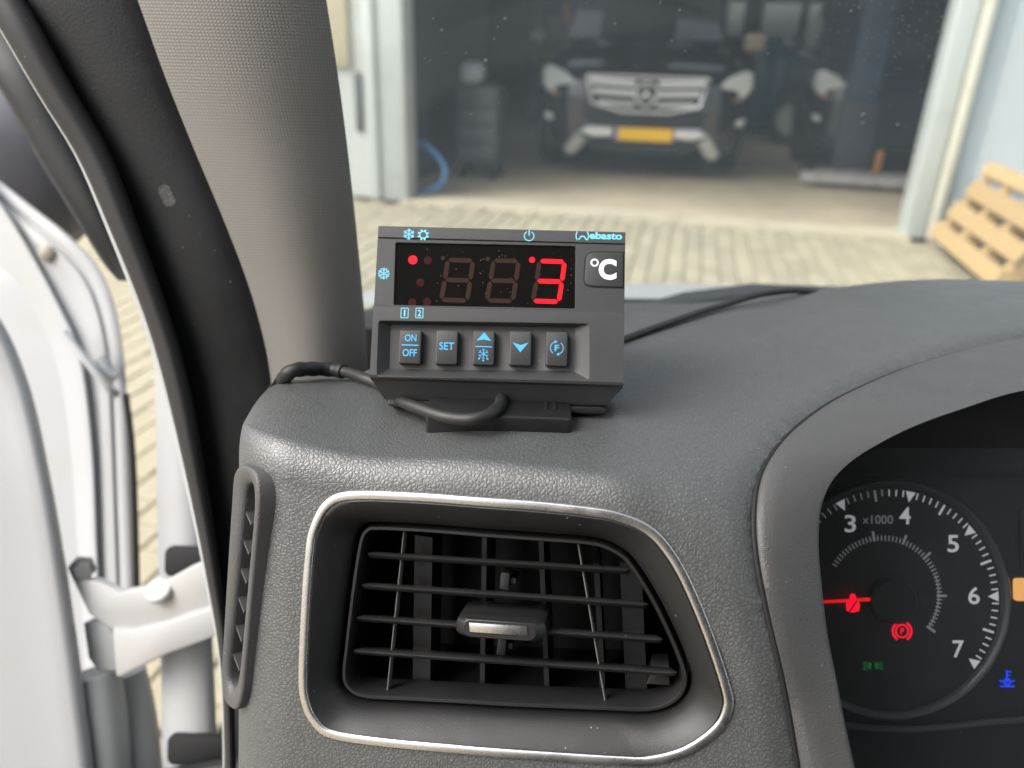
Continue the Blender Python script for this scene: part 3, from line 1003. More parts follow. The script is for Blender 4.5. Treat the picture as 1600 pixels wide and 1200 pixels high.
# printed symbols on the case
def flake(m, c, s, n, dots=False):
    for q in range(3):
        a = R(90 + 60 * q)
        put_line(m, DF, (c[0] - math.cos(a) * s, c[1] - math.sin(a) * s), (c[0] + math.cos(a) * s, c[1] + math.sin(a) * s), s * .17, n)
    for q in range(6):
        a = R(90 + 60 * q)
        for rr, ll in ((.55, .42), (.86, .26)):
            e = (c[0] + math.cos(a) * s * rr * .9, c[1] + math.sin(a) * s * rr * .9)
            for g in (-1, 1):
                b = a + g * R(52)
                put_line(m, DF, e, (e[0] + math.cos(b) * s * ll, e[1] + math.sin(b) * s * ll), s * .14, n)
        if dots:
            b = a + R(30)
            put_arc(m, DF, (c[0] + math.cos(b) * s * .95, c[1] + math.sin(b) * s * .95), s * .06, 0, 360, s * .12, n, 8)
n = .00008
m = MB(); flake(m, dab(256, 117), .00235, n); m.build('snowflake_print', M_PRINT, housing, 0)
m = MB(); c = dab(329, 120); put_arc(m, DF, c, .0015, 0, 360, .00052, n, 24)
for q in range(8):
    a = R(45 * q + 22); put_line(m, DF, (c[0] + math.cos(a) * .0016, c[1] + math.sin(a) * .0016), (c[0] + math.cos(a) * .0024, c[1] + math.sin(a) * .0024), .0008, n)
m.build('sun_print', M_PRINT, housing, 0)
m = MB(); flake(m, dab(129, 316), .0024, n, True); m.build('snowflake_print', M_PRINT, housing, 0)
m = MB(); c = dab(865, 126); put_arc(m, DF, c, .0020, 118, 422, .00042, n, 28); put_line(m, DF, (c[0], c[1] + .0002), (c[0], c[1] + .0027), .00046, n)
m.build('power_print', M_PRINT, housing, 0)
for cx, s in ((236, '1'), (311, '2')):
    m = MB(); c = dab(cx, 518)
    nn = PB + .00008
    hw_, hh = .00135, .00185
    for p, q in (((-hw_, -hh), (hw_, -hh)), ((hw_, -hh), (hw_, hh)), ((hw_, hh), (-hw_, hh)), ((-hw_, hh), (-hw_, -hh))):
        put_line(m, DF, (c[0] + p[0] * 1.08, c[1] + p[1] * 1.08), (c[0] + q[0] * 1.08, c[1] + q[1] * 1.08), .00030, nn)
    put_text(m, DF, s, c[0], c[1], .0006 if s == '1' else .0015, .0027, nn, .02)
    m.build('circuit_number_print', M_PRINT, housing, 0)
m = MB()
t0, t1 = dab(1170, 128), dab(1337, 128)
put_text(m, DF, 'ebasto', (t0[0] + t1[0]) / 2, dab(1250, 127)[1] + .0002, t1[0] - t0[0], .0031, n, .04)
c = dab(1122, 125)
put_arc(m, DF, (c[0] + .0004, c[1]), .0026, 135, 225, .0006, n, 12, .75)
c2 = dab(1149, 125)
put_arc(m, DF, (c2[0] - .0006, c2[1]), .0026, -45, 45, .0006, n, 12, .75)
c3 = dab(1136, 133)
put_arc(m, DF, (c3[0], c3[1] - .0007), .0012, 25, 155, .0006, n, 12)
for s in (-1, 1):
    put_line(m, DF, (c3[0] + s * .0010, c3[1] - .0004), (c3[0] + s * .0017, c3[1] - .0009), .0006, n)
m.build('maker_print', M_PRINT, housing, 0)

# lower lip, rear case, mount
lip = [[DF.pt(aL + .0002, bB - .0001, -.002), DF.pt(aR - .0002, bB - .0001, -.002), DF.pt(aR - .0002, bB + .002, -.016), DF.pt(aL + .0002, bB + .002, -.016)],
       [DF.pt(aL + .0040, bB - .0062, -.0075), DF.pt(aR - .0046, bB - .0062, -.0075), DF.pt(aR - .0046, bB - .0062, -.022), DF.pt(aL + .0040, bB - .0062, -.022)],
       [DF.pt(aL + .0046, bB - .0072, -.0085), DF.pt(aR - .0052, bB - .0072, -.0085), DF.pt(aR - .0052, bB - .0072, -.022), DF.pt(aL + .0046, bB - .0072, -.022)]]
MB().loops(lip, cap0=True, cap1=True).build('lower_lip', M_CASE, ctrl, 20)
def rb(name, x0, x1, b0, b1, n0, n1, mat=M_CASE2):
    MB().prism(DF, rrect(x0, b0, x1, b1, .0008, 2), n0, n1, .0006).build(name, mat, ctrl, 40)
rb('rear_case', aL + .0060, aR - .0085, bB - .0098, bB + .004, -.036, -.0095)
rb('connector_strip', dab(760, 960)[0], dab(1262, 960)[0], bB - .0108, bB - .0078, -.0115, -.0080)
MB().box(DF, aL + .002, aR - .002, bB + .002, bT - .002, -.040, -.0238).build('rear_box', M_CASE2, ctrl, 0)
rb('side_clip', aL - .0022, aL + .002, dab(60, 440)[1], dab(60, 300)[1], -.020, -.012, M_CASE)
# mount plate lies on the pad
pc = base_pt + Vector((0, .019, .0))
MBt = Matrix.Translation(pc + Vector((0.0, 0, .0030))) @ Matrix.Rotation(R(-1.0), 4, 'Z') @ Matrix.Rotation(R(2.0), 4, 'X')
MB().rbox(-.0292, .0292, -.020, .024, -.0055, .0042, .0012, MBt).build('mount_plate', M_CASE2, ctrl, 40)
pcT = pc + Vector((-.001, .001, .0040))
MB().disc(pcT, (0, -.12, 1), 0, [(.0150, 0), (.0150, .0020), (.0144, .0027), (.0118, .0030), (.0, .0032)], 32).build('swivel_base', M_CASE2, ctrl, 40)
MB().tube([pc + Vector((0, .018, .006)), pc + Vector((0, .020, .016)), DF.pt(0, bB + .012, -.034)], .0070, 16).build('swivel_stem', M_CASE2, ctrl, 40)
for dx in (.019, .0225):
    MB().rbox(dx - .0008, dx + .0008, -.012, .006, .0040, .0047, .0003, MBt).build('plate_rib', M_CASE2, ctrl, 40)

# ------------------------------------------------------------------ cables
def above_pad(px, py, r, lift=0.0, d=None):
    h, n = pad_hit(px, py)
    if h is None: return at(px, py, d or .40)
    return h + n * (r + lift)
RCB = .0026
cp = [DF.pt(.0016, bB + .001, -.020), at(783, 628, .3125), at(777, 638, .3065), at(763, 648, .3015), at(745, 654, .2995), at(722, 655, .3005), at(690, 650, .304), at(655, 638, .311), at(622, 624, .322),
      above_pad(596, 614, RCB, .001), above_pad(570, 604, RCB, .0015), above_pad(545, 597, RCB, .002), above_pad(515, 594, RCB, .0025), above_pad(485, 595, RCB, .003), above_pad(456, 600, RCB, .003), at(434, 606, .372), at(424, 624, .385)]
cab1 = empty('power_cable', cp[9], 'black cable looping from under the controller towards the pillar foot', 'cable')
MB().tube(cp, RCB, 12, 110).build('sheath', M_CABLE, cab1, 60)
path = catmull(cp, 400)
i0, i1 = 262, 352
def tape_r(t): return .0034 + .0002 * math.sin(t * 37) - .0006 * smooth(.85, 1, t)
MB().tube(path[i0:i1:3], tape_r, 14).build('tape_wrap', M_RUBBER, cab1, 60)
MB().tube(path[350:380:3], lambda t: .0033, 14).build('end_sleeve', flat('shiny_sleeve', (.008, .008, .009), .18), cab1, 60)
def before_pad(px, py, gap):
    h, n = pad_hit(px, py)
    return at(px, py, (proj(h)[2] if h is not None else .47) - gap)
q = [DF.pt(aR - .012, bB + .012, -.034), before_pad(950, 541, .006), before_pad(985, 526, .006), before_pad(1040, 506, .009), before_pad(1095, 487, .012), before_pad(1140, 474, .014)]
dq = proj(q[-1])[2]
q += [at(1172, 464, dq + .006), at(1205, 457, dq + .012), at(1245, 454, dq + .020), at(1278, 458, dq + .030), at(1300, 468, dq + .045), at(1312, 482, dq + .06)]
c2o = MB().tube(q, .0019, 10, 90).build('sensor_cable', M_CABLE, None, 60, loc=q[2])
tag(c2o, 'thin black cable running from the controller across the dash to the windscreen', 'cable')

# ------------------------------------------------------------------ van body round the driver
M_TRIM, nt, bs = new_mat('pillar_cloth_trim')
vec = coords(nt)
uvm = coords(nt, (1, 1, 1), (0, 0, 0), 'UV')
w1 = node(nt, 'ShaderNodeTexWave', wave_type='BANDS', bands_direction='X'); w1.inputs['Scale'].default_value = 16.0
w2 = node(nt, 'ShaderNodeTexWave', wave_type='BANDS', bands_direction='Y'); w2.inputs['Scale'].default_value = 62.0
w1.inputs['Distortion'].default_value = .4; w2.inputs['Distortion'].default_value = .4
nt.links.new(uvm, w1.inputs['Vector']); nt.links.new(uvm, w2.inputs['Vector'])
mu = node(nt, 'ShaderNodeMath', operation='MULTIPLY')
nt.links.new(w1.outputs['Fac'], mu.inputs[0]); nt.links.new(w2.outputs['Fac'], mu.inputs[1])
col = mixc(nt, mu.outputs[0], (.150, .144, .133), (.235, .226, .209))
col = mixc(nt, ramp(nt, noise(nt, vec, 30, 4), [(.35, 0.0), (.75, .25)]), col, (.18, .17, .155))
nt.links.new(col, bs.inputs['Base Color'])
bs.inputs['Roughness'].default_value = .8
bump(nt, bs, mu.outputs[0], .35, .0005)
M_JAMB = plastic('door_jamb_plastic', (.010, .011, .0125), .48, 700, .3, dust=.02, var=.5, spec=.4)
M_SEAL = plastic('weather_seal', (.014, .014, .015), .55, 500, .15, dust=.02)
M_VAN = paint('white_van_paint', (.40, .41, .42), .45, (.40, .36, .29), .35, 9.0, .08)
M_WSCREEN = glass('windscreen_glass', (.93, .96, .955), .10, 4.0, .14)  # dust film, thickened and blue tinted to paint haze over the garage

van = empty('white_van', (0, .4, 0), 'white van round the driving seat: grey pillar, open door, windscreen and bonnet', 'van')

def strip(name, Lp, Rp, mat, bulge, thick, parent, n=60, m=14, uv=False, side=0.0, power=1.0):
    """a moulded strip between two edges, bulging towards the cab, with real thickness behind"""
    Lc, Rc = catmull([at(*p) for p in Lp], n), catmull([at(*p) for p in Rp], n)
    loops = []
    for l, r in zip(Lc, Rc):
        c = ((l + r) / 2 - CAM_POS).normalized()
        row = []
        for j in range(m + 1):
            t = j / m
            row.append(l.lerp(r, t) - c * (bulge * math.sin(math.pi * t) ** power))
        for j in range(m, -1, -4):
            t = j / m
            row.append(l.lerp(r, .04 + .92 * t) + c * thick)
        loops.append(row)
    o = MB().loops(loops, cap0=True, cap1=True).build(name, mat, parent, 50)
    if uv:
        k = len(loops[0]); ul = o.data.uv_layers.new(name='UVMap')
        for lp in o.data.loops:
            i, j = divmod(lp.vertex_index, k)
            ul.data[lp.index].uv = (j / m, i / (n - 1))
    return o

# windscreen pillar trim, cloth covered
PL = [(120, -260, .345), (170, -120, .352), (215, 0, .360), (258, 120, .372), (302, 230, .384), (350, 345, .398), (388, 445, .412), (412, 530, .424), (424, 600, .434), (430, 680, .445)]
PR = [(470, -260, .345), (490, -120, .352), (510, 0, .362), (527, 110, .374), (541, 215, .388), (554, 330, .402), (564, 430, .416), (571, 510, .428), (575, 585, .440), (579, 680, .452)]
strip('pillar_trim', PL, PR, M_TRIM, .020, .02, van, 70, 24, True, power=.8)
# black jamb between the pillar trim and the seal
JL = [(-120, -260, .37), (-30, -60, .375), (8, 0, .380), (74, 112, .392), (142, 236, .404), (187, 345, .415), (232, 480, .426), (270, 600, .436), (304, 760, .446), (328, 900, .455), (372, 1100, .46), (380, 1300, .47)]
JR = [(130, -260, .375), (195, -60, .378), (217, 0, .381), (260, 120, .391), (304, 230, .402), (353, 345, .412), (391, 450, .422), (416, 535, .432), (436, 620, .440), (446, 760, .448), (450, 900, .455), (460, 1100, .465), (470, 1300, .475)]
strip('door_jamb', JL, JR, M_JAMB, .006, .03, van, 60, 12, power=.6)
# rubber weather seal
QL = [(-70, -60, .372), (-28, 0, .374), (2, 48, .376), (62, 150, .384), (121, 245, .392), (168, 350, .400), (219, 475, .410), (252, 580, .418), (290, 740, .428), (322, 900, .438), (346, 1060, .448), (352, 1300, .46)]
QR = [(0, -60, .372), (38, 0, .375), (62, 40, .377), (116, 140, .386), (172, 238, .394), (215, 348, .402), (262, 480, .412), (296, 600, .420), (322, 740, .430), (346, 900, .440), (364, 1060, .450), (372, 1300, .46)]
strip('weather_seal', QL, QR, M_SEAL, .007, .012, van, 60, 12, power=.7)
# thin painted flange outside the seal
FL = [(x - w, y, d + .012) for (x, y, d), w in zip(QL, (2, 2, 2, 2, 3, 5, 7, 7, 5, 3, 2, 2))]
FR = [(x + 6, y, d + .012) for (x, y, d) in QL]
strip('door_flange', FL, FR, M_VAN, .0015, .004, van, 60, 6)
# smear of old adhesive on the jamb
jo = bpy.data.objects['door_jamb']
jb = BVHTree.FromPolygons([v.co + origin_of(van) for v in jo.data.vertices], [list(p.vertices) for p in jo.data.polygons])
hj, nj = jb.ray_cast(CAM_POS, ray(261, 306).normalized())[:2]
if nj.dot(ray(261, 306)) > 0: nj = -nj
fr = Frame(hj, math.degrees(math.atan2(-nj.x, -nj.y)), math.degrees(math.asin(nj.z)), 20)
m = MB(); m.prism(fr, rrect(-.0034, -.0056, .0034, .0056, .0028, 4), -.002, .00015)
mm, nt, bs = new_mat('adhesive_smear'); vec = coords(nt)
nt.links.new(mixc(nt, ramp(nt, noise(nt, vec, 1500, 4), [(.40, 0.0), (.75, 1.0)]), (.030, .031, .032), (.17, .17, .165)), bs.inputs['Base Color'])
bs.inputs['Roughness'].default_value = .7
m.build('adhesive_mark', mm, van, 0)
# black frame of the quarter light, ending in a rounded tip
BL = [(-160, -30, .56), (-60, 70, .56), (0, 140, .56), (60, 250, .57), (120, 345, .58), (160, 410, .59), (184, 438, .592)]
BR = [(-60, -60, .56), (20, 40, .56), (62, 110, .56), (124, 230, .57), (176, 340, .58), (206, 415, .59), (210, 440, .592)]
strip('quarter_light_frame', BL, BR, M_JAMB, .010, .02, van, 44, 10, power=.5)
# front wing edge and hinge post beyond the gap
WL = [(222, 480, .62), (238, 540, .62), (243, 640, .62), (246, 800, .62), (249, 950, .62), (252, 1080, .62), (255, 1300, .62)]
WR = [(300, 480, .62), (312, 540, .62), (318, 640, .62), (324, 800, .62), (330, 950, .62), (336, 1080, .62), (345, 1300, .62)]
strip('front_wing', WL, WR, M_VAN, .012, .02, van, 40, 10, power=.6)
for (px, py, rw, rh) in ((287, 878, .015, .012), (295, 1172, .017, .012)):
    fr = Frame(at(px, py, .606), 0, 24)
    MB().prism(fr, rrect(-rw, -rh, rw + .012, rh, .006, 4), -.004, .0008, .0006).build('hinge_recess_shade', M_DARK, van)  # dark plate paints the shaded hole in the wing
# sill below
SLp = [at(120, 1250, .60), at(260, 1226, .60), at(372, 1208, .58), at(430, 1200, .56)]
MB().tube(SLp, .012, 10, 20).build('door_sill', M_RUBBER, van)

# windscreen: curved pane from the scuttle up over the driver
def wpt(u, v, off=0.0):
    xl = -.175 + .11 * v
    x = xl + (1.2 - xl) * u
    y0 = .60 + .19 * math.sin(math.pi * min(max(u * .9 + .05, 0), 1))
    return Vector((x, y0 - .66 * v - off * .6, H - .262 + .70 * v - off * .75 + .03 * math.sin(math.pi * v)))
NU, NV = 40, 24
wl = []
wv, wf = [], []
for side in (0, 1):
    for i in range(NU + 1):
        for j in range(NV + 1):
            wv.append(wpt(i / NU, j / NV, .005 * side))
k = (NU + 1) * (NV + 1)
for i in range(NU):
    for j in range(NV):
        a = i * (NV + 1) + j
        wf.append([a, a + NV + 1, a + NV + 2, a + 1])
glasspane = mesh_obj('windscreen', wv[:k], wf, M_WSCREEN, van, 60)
# water drops on the glass, too small to pick apart
WB = BVHTree.FromPolygons(wv[:k], wf)
rng = random.Random(5)
drops = MB()
spots = [(690, 47, 3.2), (677, 29, 2.4), (759, 95, 4.0), (756, 108, 3), (789, 29, 3.6), (778, 42, 2), (772, 61, 2.6), (728, 83, 2), (664, 92, 2), (672, 95, 2), (697, 82, 1.6), (736, 178, 2.2), (684, 170, 2), (767, 205, 2.2), (780, 161, 2), (824, 178, 2),
         (961, 38, 3.4), (1032, 4, 2.4), (1062, 16, 3.4), (1050, 64, 2), (1071, 80, 2), (1197, 62, 2.2), (1200, 84, 2.4), (1349, 180, 5.0), (1403, 195, 3.4), (1348, 192, 3.5), (1330, 18, 3), (1342, 12, 2)]
for _ in range(170):
    spots.append((rng.gauss(1400, 60), rng.gauss(40, 45), rng.uniform(.5, 1.3)))
for _ in range(35):
    spots.append((rng.uniform(640, 1480), rng.uniform(0, 330), rng.uniform(.5, 1.2)))
for px, py, r in spots:
    if px > 1495 or py < -60: continue
    h = WB.ray_cast(CAM_POS, ray(px, py).normalized())
    if h[0] is None: continue
    nrm = h[1] if h[1].y > 0 else -h[1]
    rr = r * .65 * (h[0] - CAM_POS).length / 1200
    drops.disc(h[0] + nrm * .0001, nrm, 0, [(rr, 0), (rr * .85, rr * .3), (rr * .45, rr * .5), (0, rr * .55)], 7)
M_DROP, nt, bs = new_mat('water_drop')
bs.inputs['Base Color'].default_value = (.75, .8, .82, 1)  # whitish base paints the bright glint of the drops
bs.inputs['Roughness'].default_value = .08
bs.inputs['Transmission Weight'].default_value = .25
bs.inputs['IOR'].default_value = 1.33
tag(drops.build('water_drops', M_DROP, van, 60), kind='stuff')
# scuttle, black base strip and white bonnet beyond the dash
sp = [[Vector((x, y + .02 * math.cos(x * 2), z + .024 * smooth(.15, .22, x) * smooth(.47, .6, y))) for x in [-.13 + 1.25 * k / 16 for k in range(17)]] for y, z in ((.45, H - .215), (.47, H - .186), (.52, H - .196), (.64, H - .230), (.80, H - .268), (.81, H - .30))]
MB().loops(sp, closed=False).build('scuttle_panel', M_RUBBER, van, 40)
bn = []
for i in range(12):
    t = i / 11
    bn.append([Vector((x, .775 + .62 * t, H - .249 - .07 * t - .22 * t * t - .05 * ((x - .55) / .9) ** 4)) for x in [-.22 + 1.5 * k / 20 for k in range(21)]])
bv = [p for r_ in bn for p in r_]
bf = [[i * 21 + j, i * 21 + j + 1, (i + 1) * 21 + j + 1, (i + 1) * 21 + j] for i in range(11) for j in range(20)]
mesh_obj('bonnet', bv, bf, M_VAN, van, 60)

# roof lining, bulkhead and floor of the cab, unseen, added to shade the dash
M_LINER = flat('cab_headliner', (.70, .69, .67), .9)
MB().wbox(-.44, 1.35, -1.05, -.12, H + .46, H + .50).build('roof', M_LINER, van, 0)
MB().wbox(-.44, 1.35, -1.10, -1.06, .35, H + .48).build('bulkhead', flat('cab_bulkhead', (.13, .13, .13), .8), van, 0)
MB().wbox(-.36, 1.35, -1.05, .75, .36, .40).build('cab_floor', M_RUBBER, van, 0)

# ------------------------------------------------------------------ open driver's door
DPL = [(-260, 130, .82), (-120, 190, .80), (0, 283, .78), (60, 330, .775), (110, 370, .77), (155, 420, .77), (180, 480, .77), (194, 560, .77), (199, 640, .77), (205, 800, .77), (210, 960, .77), (216, 1200, .77), (218, 1350, .77)]
# door edge shell: outer contour, sloping back into the panel
oc = catmull([at(*p) for p in DPL], 80)
def shrink(p, px, d):
    q = proj(p); return at(q[0] - px, q[1] + px * .55, q[2] + d)
loops = []
for px, dd in ((0, .04), (0, .004), (1.5, .001), (4, .0), (16, .0), (18, .0012), (20, .003), (23, .003), (25, .0012), (27, .0), (40, .0005), (43, .002), (60, .003), (100, .004), (140, .004), (420, .006)):
    loops.append([shrink(p, px, dd) for p in oc])
door = MB().loops(loops, closed=False).build('driver_door', M_VAN, van, 50)
door['label'] = 'white door standing open with its hinge arm showing'
# swage lines pressed in the inner skin
def ridge(name, pts, r, mat=M_VAN, parent=door, k=12, n=50):
    return MB().tube([at(*p) for p in pts], r, k, n).build(name, mat, parent, 60)
IL = [(-200, 250, .770), (-60, 395, .770), (20, 480, .770), (62, 580, .770), (82, 700, .770), (95, 850, .770), (106, 1000, .770), (120, 1150, .770), (128, 1320, .770)]
IR = [(-80, 200, .765), (20, 345, .765), (90, 470, .765), (128, 560, .765), (146, 700, .765), (153, 850, .765), (160, 1000, .765), (168, 1150, .765), (172, 1320, .765)]
def skin(name, Lp, Rp, mat, parent, rad=.010, back=.07, n=60):
    # flat pressed panel whose right edge rolls round and runs back towards the hinge side
    Lc, Rc = catmull([at(*p) for p in Lp], n), catmull([at(*p) for p in Rp], n)
    loops = []
    for l, r in zip(Lc, Rc):
        c = (r - CAM_POS).normalized(); x = (r - l).normalized()
        row = [l.lerp(r, t) + c * (.012 * (1 - t)) for t in (0, .25, .5, .75)]
        o = r - x * rad
        for k in range(7):
            a = R(90) * k / 6
            row.append(o + x * (rad * math.sin(a)) + c * (rad * (1 - math.cos(a))))
        row.append(r + c * back)
        row.append(l + c * back)
        loops.append(row)
    return MB().loops(loops, cap0=True, cap1=True).build(name, mat, parent, 50)
skin('inner_skin', IL, IR, M_VAN, door, .004, .022)
ML = [(-500, 300, .53), (-260, 420, .54), (-140, 560, .55), (-90, 760, .56), (-70, 950, .565), (-60, 1150, .57), (-40, 1350, .58)]
MR = [(-160, 340, .56), (-20, 470, .56), (42, 590, .57), (78, 740, .57), (106, 900, .58), (132, 1080, .585), (150, 1230, .59), (160, 1350, .60)]
skin('inner_frame_edge', ML, MR, M_VAN, door, .012, .06)
ridge('edge_seal', [(196, 615, .766), (206, 700, .766), (211, 820, .766), (214, 940, .766), (216, 1010, .766)], .0032, M_RUBBER)
ridge('bead', [(158, 560, .756), (170, 582, .756), (182, 590, .758)], .007, n=20)
ridge('bead', [(100, 520, .75), (140, 570, .745), (170, 606, .745), (182, 616, .752)], .004, n=24)
# dirty drain plug in the upper corner
MB().disc(at(74, 396, .770), -FWD, 0, [(.008, 0), (.008, .003), (.005, .005), (0, .005)], 14).build('drain_plug', paint('grimy_paint', (.26, .23, .18), .6, (.2, .17, .1), .8, 60), door)
# hinge arm: folded bracket with bolt and nut
HF = Frame(at(235, 960, .600), 10, 20, -4)
def hp(px, py, n=0): return HF.ab(px, py, n)
top = [(112, 905), (150, 908), (185, 925), (225, 918), (262, 905), (300, 884), (345, 868), (352, 945), (300, 958), (245, 975), (200, 985), (176, 985), (138, 960)]
M_HINGE = paint('hinge_white_paint', (.38, .38, .38), .35, (.40, .34, .27), .5, 22, .3)
MB().prism(HF, [hp(*p, .012) for p in top], .004, .012, .002).build('hinge_arm', M_HINGE, door, 40)
frt = [(174, 982), (205, 984), (250, 974), (300, 957), (352, 944), (356, 985), (318, 1002), (262, 1022), (230, 1038), (190, 1058), (180, 1058)]
MB().prism(HF, [hp(*p, .018) for p in frt], .004, .018, .0025).build('hinge_flange', M_HINGE, door, 40)
lft = [(126, 976), (150, 972), (168, 980), (178, 1000), (180, 1050), (150, 1052), (134, 1030)]
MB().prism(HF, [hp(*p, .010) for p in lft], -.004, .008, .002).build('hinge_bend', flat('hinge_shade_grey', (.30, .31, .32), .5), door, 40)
MB().disc(HF.pt(*hp(247, 925, .014), .012), HF.N + HF.B * .9, 0, [(.0105, 0), (.0105, .003), (.009, .0045), (0, .0048)], 20).build('hinge_pin', M_HINGE, door, 40)
MB().disc(HF.pt(*hp(120, 890, .01), .004), HF.N + HF.A * .9, 0, [(.010, 0), (.010, .004), (.0065, .0042), (.0065, .010), (0, .010)], 6).build('hinge_nut', M_HINGE, door, 20)
ridge('hinge_post', [(152, 1050, .612), (163, 1120, .614), (172, 1220, .618), (178, 1330, .62)], .017)
ridge('hinge_post', [(196, 1052, .64), (212, 1120, .64), (222, 1220, .64), (226, 1330, .64)], .016)
# door mirror, dark, seen past the seal
M_MIRROR = plastic('mirror_shell', (.085, .086, .105), .5, 600, .1)
mb = MB()
mc = at(20, 260, 1.05)
prof = [(.002, -.085), (.055, -.075), (.085, -.05), (.098, 0), (.085, .05), (.05, .08), (.002, .09)]
mb.disc(mc, Vector((.1, .95, .1)), 0, [(a * 1.25, b * .7) for a, b in prof], 28)
mb.build('mirror_shell', M_MIRROR, door, 60)
MB().tube([mc, mc + Vector((-.03, .02, -.12)), at(-10, 420, .95)], .02, 12, 12).build('mirror_arm', M_MIRROR, door, 60)

# ------------------------------------------------------------------ yard and garage
GU = Vector((.978, -.207, 0)); GV = Vector((.207, .978, 0))        # along the doorway, into the garage
GO = on_z(640, 312, 0)
def gp(u, v, z=0): return GO + GU * u + GV * v + Vector((0, 0, z))
MG = Matrix(((GU.x, GV.x, 0, GO.x), (GU.y, GV.y, 0, GO.y), (0, 0, 1, 0), (0, 0, 0, 1)))
UR = (on_z(1415, 372, 0) - GO).dot(GU)
UW = UR + .30

def brick_mat(name, c1_, c2_, mortar, sc, rough=.85):
    m, nt, bs = new_mat(name)
    vec = coords(nt, (1, 1, 1), (0, 0, R(-12)))
    br = node(nt, 'ShaderNodeTexBrick')
    br.inputs['Scale'].default_value = sc
    br.inputs['Color1'].default_value = (*c1_, 1); br.inputs['Color2'].default_value = (*c2_, 1); br.inputs['Mortar'].default_value = (*mortar, 1)
    br.inputs['Mortar Size'].default_value = .02
    nt.links.new(vec, br.inputs['Vector'])
    c = mixc(nt, ramp(nt, noise(nt, vec, 1.3, 6), [(.4, 0.0), (.75, .5)]), br.outputs['Color'], mortar)
    nt.links.new(c, bs.inputs['Base Color'])
    bs.inputs['Roughness'].default_value = rough
    return m
M_GROUND = brick_mat('yard_far_paving', (.40, .33, .22), (.34, .28, .19), (.22, .19, .12), 2.5)
gr = MB().add([Vector((-150, -120, -.03)), Vector((150, -120, -.03)), Vector((150, 300, -.03)), Vector((-150, 300, -.03))], [[0, 1, 2, 3]]).build('ground', M_GROUND, None, 0)
tag(gr, kind='structure')

def paver_mat(name, col):
    m, nt, bs = new_mat(name)
    vec = coords(nt)
    oi = node(nt, 'ShaderNodeObjectInfo')
    c = mixc(nt, oi.outputs['Random'], tuple(x * .82 for x in col), tuple(x * 1.08 for x in col))
    c = mixc(nt, ramp(nt, noise(nt, vec, 14, 5), [(.4, 0.0), (.75, .45)]), c, (.27, .25, .15))
    nt.links.new(c, bs.inputs['Base Color'])
    bs.inputs['Roughness'].default_value = .85
    bump(nt, bs, noise(nt, vec, 220, 3), .4, .002)
    return m
M_PAVER = paver_mat('yellow_paver', (.44, .40, .29))
M_PAVER2 = paver_mat('tan_paver', (.37, .28, .20))
PW, PL_ = .098, .198
def paver_mesh(mat):
    mb = MB(); mb.wbox(-PW / 2 + .002, PW / 2 - .002, -PL_ / 2 + .002, PL_ / 2 - .002, -.05, 0)
    o = mb.build('paver_source', mat, None, 0)
    me = o.data
    bm = bmesh.new(); bm.from_mesh(me)
    bmesh.ops.bevel(bm, geom=[e for e in bm.edges if all(v.co.z > -.01 for v in e.verts)], offset=.004, segments=1, affect='EDGES')
    bm.to_mesh(me); bm.free()
    bpy.data.objects.remove(o)
    return me
pm = paver_mesh(M_PAVER); pm.name = 'paver'
rng = random.Random(11)
cand = []
vmax = -.12
nrow = int(3.6 / (PL_ + .002))
for iu in range(-36, 62):
    for iv in range(34):
        u = iu * (PW + .002); v = vmax - PL_ / 2 - iv * (PL_ + .002) - (PL_ / 2 if iu % 2 else 0)
        if u > UW + .0: continue
        p = gp(u, v, 0)
        q = proj(p)
        vis = 560 < q[0] < 1620 and 300 < q[1] < 470
        cand.append((0 if vis else 1, q[2], p))
cand.sort(key=lambda t: (t[0], t[1]))
rot = math.atan2(GU.y, GU.x)
stuffp = MB()
for i, (nv, dpt, p) in enumerate(cand):
    if i < 300:
        o = bpy.data.objects.new('paver', pm)
        COL.objects.link(o); o.parent = gr
        o.location = p + Vector((0, 0, rng.uniform(-.003, .002)))
        o.rotation_euler = (rng.uniform(-.012, .012), rng.uniform(-.012, .012), rot + rng.uniform(-.012, .012))
    else:
        Mx = Matrix.Translation(p + Vector((0, 0, rng.uniform(-.003, .002)))) @ Matrix.Rotation(rot + rng.uniform(-.012, .012), 4, 'Z')
        stuffp.add([Mx @ v.co for v in pm.vertices], [list(f.vertices) for f in pm.polygons])
so = stuffp.build('paving', M_PAVER, gr, 0); so['kind'] = 'stuff'
stuffp = MB()
# more paving to the left, seen through the gap of the open door
for iu in range(-20, 44):
    for iv in range(30):
        p = Vector((-3.6 + iu * .1 + (.0), .6 + iv * .2 + (.1 if iu % 2 else 0), 0))
        d = (p - GO)
        if d.dot(GU) > -3.65 and d.dot(GV) > -7.1: 
            if d.dot(GU) > -3.62: continue
        Mx = Matrix.Translation(p + Vector((0, 0, rng.uniform(-.004, .002))))
        stuffp.add([Mx @ v.co for v in pm.vertices], [list(f.vertices) for f in pm.polygons])
so = stuffp.build('paving', M_PAVER2, gr, 0); so['kind'] = 'stuff'

